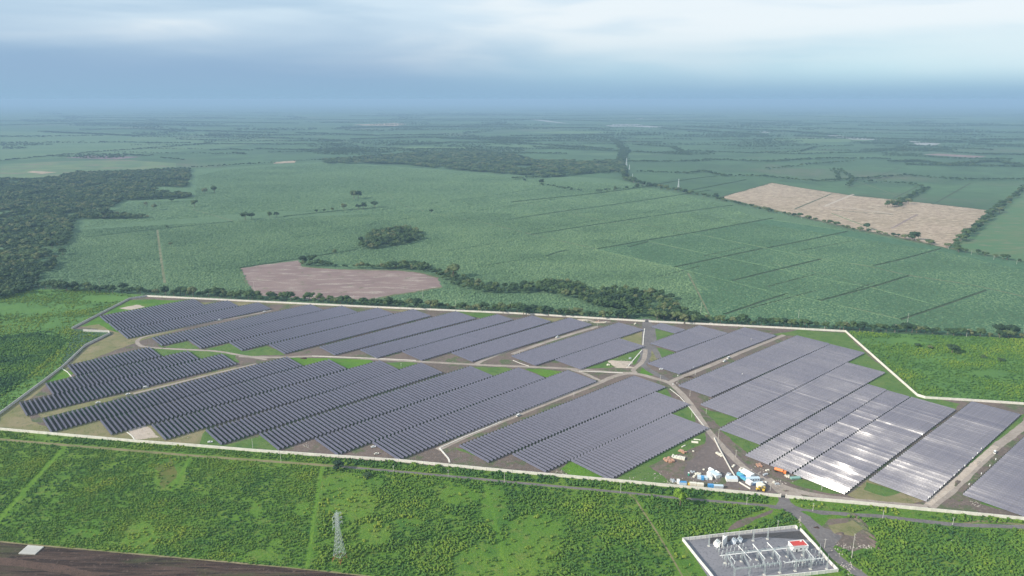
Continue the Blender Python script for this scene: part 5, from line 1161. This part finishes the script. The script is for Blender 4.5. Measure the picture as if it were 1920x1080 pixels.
# woods: too many trees to count
def fill(poly, step, grow=1.0, edge_noise=0):
    g = GL(poly); x0, x1 = min(p.x for p in g), max(p.x for p in g); y0, y1 = min(p.y for p in g), max(p.y for p in g)
    nx, ny = int((x1 - x0) / step) + 1, int((y1 - y0) / step) + 1
    X, Y = np.meshgrid(np.arange(nx), np.arange(ny)); P = np.stack([X.ravel(), Y.ravel()], 1).astype(float); P += rng.uniform(-.45, .45, P.shape); P = P * step + [x0, y0]
    P = P[inpoly(P, [(p.x, p.y) for p in g])]; return np.c_[P, np.zeros(len(P))]
WOODS = [([(0, 338), (60, 336), (100, 334), (150, 324), (210, 324), (280, 321), (355, 317), (358, 330), (350, 352), (300, 351), (292, 361), (358, 366), (356, 372), (230, 376), (214, 387), (200, 400), (205, 410), (140, 412), (134, 440), (124, 464), (112, 460), (100, 470), (60, 458), (30, 465), (0, 462), (-200, 470), (-200, 345)], 12, 1.0),
         ([(-200, 475), (0, 484), (40, 492), (72, 504), (74, 524), (60, 544), (30, 556), (0, 562), (-200, 590)], 9.5, 1.0), ([(0, 466), (30, 468), (60, 462), (95, 480), (70, 500), (30, 492), (0, 482)], 16, .6), ([(165, 404), (205, 402), (240, 406), (285, 409), (240, 411), (170, 411)], 10, .6),
         ([(76, 500), (100, 492), (108, 503), (90, 512), (74, 510)], 10, .6),
         ([(671, 462), (676, 454), (690, 442), (712, 434), (765, 428), (786, 436), (793, 446), (780, 454), (760, 458), (720, 465), (690, 469)], 10.5, 1.0),
         ([(560, 497), (580, 494), (600, 497), (640, 500), (700, 503), (740, 500), (770, 496), (795, 500), (820, 512), (850, 516), (880, 528), (905, 536), (960, 541), (1000, 535), (1030, 530), (1080, 533), (1120, 546), (1180, 546), (1230, 552), (1262, 562), (1280, 582), (1296, 597), (1240, 598), (1215, 590), (1180, 588), (1130, 580), (1080, 565), (1040, 553), (1010, 549), (960, 551), (900, 549), (860, 540), (835, 530), (822, 518), (800, 512), (770, 507), (700, 505), (600, 502)], 10.5, .95),
         ([(1160, 596), (1190, 590), (1260, 590), (1330, 601), (1330, 606), (1236, 600), (1215, 594)], 10, .8),
         ([(595, 302), (640, 298), (720, 292), (800, 286), (880, 286), (960, 290), (1000, 302), (1090, 302), (1165, 302), (1168, 320), (1155, 322), (1120, 324), (1060, 331), (1020, 334), (1000, 330), (940, 327), (905, 323), (850, 320), (800, 314), (760, 309), (690, 307), (620, 308)], 22, 1.9),
         ([(1160, 300), (1168, 300), (1178, 334), (1190, 340), (1176, 342)], 16, 1.4)]
WP, WS, WT = [], [], []
for k, (poly, st, gr) in enumerate(WOODS):
    P = fill(poly, st); n = len(P); nn = vnoise(P, 60, k)
    keep = nn > (.28 if k in (0, 8) else .04); P = P[keep]; n = len(P)
    WP.append(P); WS.append(rng.uniform(.6, 1.6, n) * st * .56 * (.8 + .5 * nn[keep])); WT.append(np.clip(rng.normal(.5, .27, n) + (vnoise(P, 45, 9) - .5) * .5, 0, 1))
P = np.vstack(WP); sc_ = np.concatenate(WS); hz = np.clip(sc_, 4.5, 9) * rng.uniform(.8, 1.2, len(P))
instancer('woodland', P, sc_, rng.uniform(0, 6.28, len(P)), np.concatenate(WT), tree_src, rng.integers(0, 5, len(P)), label='dark broadleaf woods and tree belts across the plain', zs=hz * .9)
# distant hedges and copses, fading into the haze
FP, FS = [], []
def fhedge(px, step=28, w=16, jit=10, thick=1):
    for _ in range(thick):
        for p in along(px, step, jit): FP.append((p.x, p.y, 0)); FS.append(w * random.uniform(.6, 1.35) / 2)
for px, th in ([(1195, 323), (1290, 326), (1320, 322), (1360, 331), (1420, 331), (1530, 341), (1620, 336), (1700, 330), (1800, 338), (1925, 338)], 2), ([(1175, 304), (1230, 304), (1300, 303), (1330, 300), (1440, 304), (1540, 298), (1640, 298), (1670, 300)], 3), ([(1670, 304), (1720, 302), (1780, 310), (1860, 302), (1925, 312)], 6), ([(1690, 292), (1790, 298), (1900, 300)], 3), \
         ([(1700, 309), (1780, 311), (1850, 312), (1925, 313)], 5), ([(0, 303), (50, 298), (110, 292), (180, 286), (250, 281), (320, 276), (400, 268)], 2), ([(230, 290), (268, 293), (285, 293)], 2), ([(300, 297), (345, 301)], 1), ([(395, 283), (430, 281), (470, 283)], 2), ([(400, 290), (440, 288), (460, 290)], 2), ([(480, 280), (560, 282), (640, 284), (730, 286)], 3), ([(360, 315), (400, 313), (470, 309), (520, 306)], 1), ([(552, 303), (600, 301)], 1), \
         ([(740, 272), (850, 268), (960, 268), (1060, 275), (1150, 281)], 4), ([(1000, 276), (1080, 281), (1160, 284), (1290, 290)], 3), ([(1150, 262), (1170, 280), (1166, 302)], 5), ([(1190, 272), (1260, 276), (1290, 290)], 4), ([(1290, 283), (1400, 288), (1500, 285), (1530, 276), (1600, 274)], 2), ([(1440, 288), (1500, 290), (1640, 286), (1700, 276)], 2), ([(1640, 275), (1680, 276), (1720, 274)], 2), ([(1735, 283), (1800, 288), (1925, 292)], 3), \
         ([(1820, 270), (1925, 276)], 8), ([(1840, 262), (1925, 262)], 8), ([(1600, 266), (1750, 276), (1860, 282)], 3), ([(1490, 256), (1700, 262), (1800, 266)], 7), ([(1290, 238), (1400, 244), (1480, 247), (1560, 254)], 7), ([(1240, 241), (1400, 252), (1440, 256)], 4), ([(900, 264), (1100, 266), (1240, 268)], 3), ([(660, 262), (800, 258), (900, 262)], 5), ([(560, 250), (700, 255), (830, 254)], 4), ([(640, 241), (800, 238), (1000, 240), (1120, 241)], 6), \
         ([(80, 248), (180, 252), (260, 256)], 6), ([(150, 244), (260, 243), (400, 247), (520, 250)], 4), ([(330, 262), (400, 264), (480, 262)], 2), ([(370, 256), (500, 259), (640, 264)], 2), ([(0, 236), (150, 232), (330, 236), (470, 238)], 4), ([(0, 228), (200, 226), (400, 230), (560, 232)], 4), ([(500, 224), (700, 226), (960, 224), (1140, 228)], 5), ([(1460, 217), (1600, 221), (1800, 224)], 4), ([(1560, 229), (1700, 232), (1925, 236)], 5), ([(1200, 228), (1400, 226), (1500, 230)], 4), \
         ([(1550, 242), (1700, 246), (1925, 250)], 4), ([(1440, 318), (1520, 309), (1600, 303)], 1), ([(1572, 338), (1570, 325), (1560, 318)], 1), ([(1590, 350), (1600, 340), (1592, 330), (1570, 318)], 1), ([(1680, 388), (1720, 362), (1740, 353)], 2), ([(1620, 342), (1700, 345), (1730, 352)], 1), ([(1020, 347), (1060, 355), (1092, 359)], 1), ([(1122, 361), (1200, 352), (1232, 348)], 1), ([(962, 336), (1000, 334), (1060, 330), (1100, 326), (1160, 324)], 2):
    y = sum(p[1] for p in px) / len(px); far_k = max(1.0, MPP(y) / 4.0)
    fhedge(px, 15 * far_k, 15 * min(far_k, 3.0), 7 * far_k * (1 if th < 3 else 2.2), th)
# field boundaries out to the horizon
for k in range(150):
    y = 196 + 95 * random.random() ** 1.3; x = random.uniform(-100, 2000); L = random.uniform(60, 320); s = random.uniform(-.012, .02)
    fk = max(1.0, MPP(y) / 4.0); fhedge([(x, y), (x + L / 2, y + s * L / 2 + random.uniform(-.6, .6)), (x + L, y + s * L)], 20 * fk, 15 * min(fk, 3.2), 8 * fk, random.choice((1, 1, 2, 3)))
for k in range(95):
    y = 199 + 95 * random.random() ** 1.25; x = random.uniform(-60, 1980); rx = random.uniform(14, 95); ry = random.uniform(.7, 2.6) * (1 + (y - 200) / 60); fk = max(1.0, MPP(y) / 4.0)
    for _ in range(int(28 + rx * ry * .9)):
        a = random.random() * 6.28; q = math.sqrt(random.random()); yy = y + ry * q * math.sin(a)
        if yy < 193: continue
        p = G(x + rx * q * math.cos(a) + 12 * math.sin(yy), yy); FP.append((p.x, p.y, 0)); FS.append(13 * min(fk, 3.4) * random.uniform(.6, 1.3) / 2)
P = np.array(FP); n = len(P); s_ = np.array(FS); P = P[P[:, 1] < 90000]; s_ = s_[:len(P)]; n = len(P)
instancer('distant_hedges', P, s_, rng.uniform(0, 6.28, n), np.clip(rng.normal(.35, .2, n), 0, 1), tree_src, rng.integers(0, 5, n), label='hedges and copses between the distant fields', zs=np.clip(s_ * .8, 3.5, 11))
print('FAR TREES', n, 'trees', ntree)

# ---------------------------------------------------------------- scrub and crops near the drone
def pdist(P, px):
    """ground distance of points to a traced line"""
    g = np.array([(p.x, p.y) for p in GL(px)]); d = np.full(len(P), 1e9)
    for a, b in zip(g, g[1:]):
        ab = b - a; t = np.clip(((P[:, :2] - a) @ ab) / (ab @ ab), 0, 1); d = np.minimum(d, np.hypot(*(P[:, :2] - a - t[:, None] * ab).T))
    return d
def ell(Q, x, y, rx, ry): return np.clip(1.25 - np.sqrt(((Q[:, 0] - x) / rx) ** 2 + ((Q[:, 1] - y) / ry) ** 2), 0, 1) * 4
near_poly = [(-420, 772), (0, 808), (258, 831), (480, 848.5), (747, 867), (960, 887.5), (1152, 904.5), (1440, 931.5), (1466, 934), (1920, 976), (2350, 1014), (2350, 1180), (1640, 1180), (1545, 1020), (1500, 975), (1486, 987), (1275, 1008), (1345, 1180), (760, 1180), (760, 1088), (641, 1074), (480, 1058), (200, 1033), (0, 1015), (-420, 965)]
P = fill(near_poly, 2.2); Q = PX(P); n = len(P)
dens = np.full(n, 1.0); big_n = vnoise(P, 38, 21); med = vnoise(P, 9, 22)
low = np.zeros(n)
for e in [(315, 890, 26, 28), (262, 1008, 28, 26), (160, 1000, 26, 7), (95, 818, 50, 7), (655, 905, 52, 16), (655, 945, 46, 26), (860, 930, 36, 15), (765, 980, 22, 9), (925, 950, 22, 36), (1000, 1008, 46, 40), (930, 1060, 70, 34), (490, 1042, 26, 10), (565, 955, 14, 12), (1452, 940, 12, 8), (1560, 947, 70, 7), (1700, 962, 90, 7), (480, 955, 10, 14), (1590, 995, 40, 22), (1535, 965, 40, 6), (1280, 1060, 16, 40), (700, 1000, 30, 20)]: low = np.maximum(low, ell(Q, *e))
low = np.clip(low, 0, 1)
dens = .93 - low * 1.0 + (big_n - .5) * .5 + (med - .5) * 1.1 - np.where((Q[:, 0] > 600) & (Q[:, 0] < 1480), .12, 0)
for px, w in (([(-300, 795), (0, 823.5), (119, 834), (347, 853), (480, 863), (658, 876), (841, 892.5), (960, 904), (1177, 924), (1265, 933), (1440, 948), (1475, 952)], 3.3), ([(1177, 924), (1190, 935), (1208, 962), (1227, 991), (1252, 1032), (1285, 1090)], 2.6), ([(1468, 931), (1497, 964), (1535, 1005), (1579, 1054), (1700, 1140)], 6.5), ([(1500, 956), (1600, 965), (1662, 969), (1787, 983), (1860, 986), (2000, 990)], 4.6),
              ([(122, 837), (80, 883), (0, 972), (-60, 1040)], 3.0), ([(603.6, 877), (590, 960), (576, 1062)], 2.6), ([(905, 902), (924, 960), (949, 1080), (960, 1130)], 2.4), ([(358, 855), (330, 905)], 2.2), ([(1800, 984), (1920, 984), (2000, 994)], 3), ([(1368, 990), (1400, 977), (1440, 962), (1450, 955)], 6)):
    dens[pdist(P, px) < w] = -1
for q in ([(1463, 932), (1474, 932), (1492, 948), (1520, 958), (1556, 962), (1625, 985), (1645, 1015), (1640, 1030), (1600, 1040), (1560, 1020), (1505, 980), (1470, 956), (1440, 952)], [(1276, 1008), (1497, 984), (1580, 1072), (1330, 1110)], [(1540, 960), (1570, 962), (1610, 980), (1640, 1020), (1605, 1034), (1560, 1010)]): dens[inpoly(Q, q)] = -1
dens[(dens < .10) & (dens > -.9)] = .10; keep = rng.uniform(0, 1, n) < dens; P = P[keep]; Q = Q[keep]; n = len(P); b_ = big_n[keep]; m_ = med[keep]; lw = low[keep]
scl = rng.uniform(.75, 1.5, n) * (1 + .35 * (m_ - .5)); tint = .47 + (Q[:, 0] < 600) * .07 + (b_ - .5) * .55 + (m_ - .5) * .4 + rng.normal(0, .07, n) + lw * .25
bright = ((Q[:, 0] > 585) & (Q[:, 0] < 920) & (Q[:, 1] > 880)); tint[bright] += .08
scl[Q[:, 0] < 600] *= .80; scl *= .92; strip = (pdist(P, [(0, 815), (480, 855), (960, 895), (1440, 940)]) < 7.5); tint[strip] -= .10; scl[strip] *= 1.12
ellb = ell(Q, 1450, 965, 40, 20) > .4; tint[ellb] -= .2
instancer('scrub', P, scl * 1.3, rng.uniform(0, 6.28, n), np.clip(tint, 0, 1), shrub_src, rng.integers(0, 5, n), label='dense green scrub covering the near fields', zs=scl * rng.uniform(.8, 1.5, n) * 1.3)
print('SCRUB', n)
rough = [([(-330, 820), (-330, 640), (-200, 600), (60, 546), (150, 544), (262, 556), (236, 560), (190, 585), (128, 616), (150, 622), (200, 627), (160, 645), (112, 688), (60, 727), (0, 771), (-200, 880)], 3.0, .72), ([(1590, 622), (1700, 626), (1920, 636), (2300, 655), (2300, 780), (1920, 755), (1738, 743), (1722, 738), (1655, 680)], 2.9, .50)]
AP, AS, AT = [], [], []
for k, (poly, st, tb) in enumerate(rough):
    P = fill(poly, st); Q = PX(P); n = len(P); b_ = vnoise(P, 45, 31 + k); m_ = vnoise(P, 13, 33 + k); d = (.60 if k == 0 else .75) + (b_ - .5) * .9 + (m_ - .5) * .5
    dk = inpoly(Q, [(-300, 640), (0, 632), (70, 624), (125, 640), (80, 690), (0, 745), (-300, 800)])
    if k == 0: d += dk * .8
    if k == 0:
        for e in [(60, 578, 90, 9), (140, 603, 60, 8), (30, 612, 60, 6), (200, 560, 40, 6)]: d -= ell(Q, *e).clip(0, 1) * .5
    else:
        for e in [(1760, 672, 50, 8), (1680, 640, 70, 6), (1850, 700, 40, 5)]: d -= ell(Q, *e).clip(0, 1) * .5
    keep = rng.uniform(0, 1, n) < d; P = P[keep]; n = len(P); Q = Q[keep]; t_ = tb + (b_[keep] - .5) * .55 + (m_[keep] - .5) * .3 + rng.normal(0, .08, n)
    if k == 0: t_[inpoly(Q, [(-300, 640), (0, 630), (100, 620), (130, 640), (60, 700), (0, 745), (-300, 800)])] -= .42
    AP.append(P); AS.append(rng.uniform(1.0, 2.0, n) * (1 + .35 * dk[keep] * (k == 0))); AT.append(np.clip(t_, 0, 1))
P = np.vstack(AP); s_ = np.concatenate(AS); n = len(P)
instancer('rough_scrub', P, s_, rng.uniform(0, 6.28, n), np.concatenate(AT), shrub_src, rng.integers(0, 5, n), label='rough scrub outside the left and right walls', zs=s_ * rng.uniform(.7, 1.3, n))
# verge between far wall and hedgerow, weeds inside the site
px_ban = [[tuple(c) for c in q] for q in panel_area_px]
site_px = [(0, 806), (480, 845), (960, 884), (1440, 927), (1745, 955), (2100, 985), (2100, 775), (1735, 746), (1720, 742), (1585, 622), (1440, 615), (960, 589), (480, 567), (275, 557), (140, 615), (204, 624), (120, 688), (0, 776)]
P = fill(site_px, 4.2); Q = PX(P); n = len(P); k_ = vnoise(P, 16, 51) > .60; k_ &= rng.uniform(0, 1, n) < .55
for q in px_ban: k_ &= ~inpoly(Q, q)
for px, w in (([(820, 843), (960, 782), (1115, 721), (1200, 702), (1255, 718), (1300, 765), (1362, 845), (1440, 903), (1500, 922), (1650, 943), (1740, 951)], 5), ([(1213, 600), (1213, 640), (1200, 680), (1190, 699)], 9), ([(508, 582), (275, 630), (260, 643), (480, 671), (790, 678), (1080, 692), (1192, 699)], 5), ([(1742, 950), (1850, 855), (1980, 745)], 7), ([(1255, 718), (1470, 628)], 6), ([(480, 682), (250, 738)], 5), ([(960, 664), (1120, 612)], 6)): k_ &= pdist(P, px) > w
k_ &= ~inpoly(Q, [(1284, 868), (1335, 812), (1362, 840), (1460, 905), (1470, 925), (1290, 905), (1262, 900)])
P = P[k_]; n = len(P); s_ = rng.uniform(.3, .75, n)
instancer('weeds', P, s_, rng.uniform(0, 6.28, n), np.clip(rng.normal(.6, .2, n), 0, 1), shrub_src, rng.integers(0, 5, n), label='low weeds between the panel blocks', zs=s_ * .6)
# cane: tufts standing out of the nearest part of the crop
P = fill([(-60, 540), (60, 470), (160, 430), (700, 400), (1300, 400), (1760, 470), (2150, 560), (2150, 640), (1925, 628), (1440, 607), (960, 586), (480, 560), (250, 546)], 5.2); Q = PX(P); n = len(P)
k_ = np.ones(n, bool)
for q in ([(450, 503), (560, 486), (600, 496), (790, 508), (832, 520), (829, 540), (712, 560), (600, 564), (480, 555)], [(1352, 369), (1448, 343), (1850, 393), (1778, 467), (1600, 430)]): k_ &= ~inpoly(Q, q)
for poly, _, _ in WOODS[:8]: k_ &= ~inpoly(Q, poly)
for px in DL: k_ &= pdist(P, px) > 3.5
for px, w in PLL: k_ &= pdist(P, px) > w / 2 + 1.8
k_ &= pdist(P, [(295, 431), (300, 470), (309, 531)]) > 4; k_ &= pdist(P, [(1440, 466), (1540, 485), (1627, 499), (1705, 516), (1815, 533), (1920, 556), (2050, 590)]) > 4
P, Q = P[k_], Q[k_]; n = len(P); young = inpoly(Q, [(1120, 467), (1295, 437), (1440, 411), (1590, 432), (1760, 464), (2300, 562), (2400, 640), (1920, 630), (1440, 609), (1330, 602), (1300, 510), (1265, 501)])
s_ = rng.uniform(1.3, 3.0, n); tt = np.clip(.5 + (vnoise(P, 90, 61) - .5) * .7 + rng.normal(0, .24, n) - young * .18, 0, 1)
lime_ = np.clip(1 - pdist(P, [(1120, 470), (1200, 488), (1290, 508)]) / 9, 0, 1); tt = np.clip(tt + lime_ * .5, 0, 1)
instancer('cane_tufts', P, s_, rng.uniform(0, 6.28, n), tt, cane_src, rng.integers(0, 4, n), label='leafy tops of the nearer sugar cane', zs=np.where(young, .5, 1.0) * s_ * rng.uniform(.45, 1.1, n))
print('CANE', n)
P = fill([(200, 400), (150, 428), (240, 418), (520, 395), (700, 400), (1300, 400), (1440, 415), (1345, 380), (1180, 345), (1000, 338), (880, 325), (720, 312), (600, 306), (420, 318), (370, 330), (365, 375), (240, 380)], 9.0); Q = PX(P); n = len(P)
k_ = np.ones(n, bool)
for poly, _, _ in WOODS: k_ &= ~inpoly(Q, poly)
for px in DL: k_ &= pdist(P, px) > 6
P, Q = P[k_], Q[k_]; n = len(P); s_ = rng.uniform(2.2, 5.0, n); tt = np.clip(.5 + (vnoise(P, 140, 63) - .5) * .6 + rng.normal(0, .22, n), 0, 1)
instancer('cane_canopy', P, s_, rng.uniform(0, 6.28, n), tt, cane_src, rng.integers(0, 4, n), label='leafy tops of the more distant sugar cane', zs=s_ * rng.uniform(.3, .6, n))


# ---------------------------------------------------------------- haze: one box of thin air round the whole plain
b = MB(); b.box((0, 73000, (H + 20 - 3) / 2), (300000, 160000, H + 20 + 3))
hm = bpy.data.materials.new('haze_air'); hm.use_nodes = True; t = hm.node_tree; t.nodes.clear()
pv = N(t, 'ShaderNodeVolumePrincipled'); pv.inputs['Color'].default_value = (0.375, 0.575, 0.81, 1); pv.inputs['Density'].default_value = HAZE; pv.inputs['Anisotropy'].default_value = 0.0
mo = N(t, 'ShaderNodeOutputMaterial'); t.links.new(pv.outputs[0], mo.inputs['Volume'])
hz_o = b.build('haze', hm); hz_o['kind'] = 'stuff'
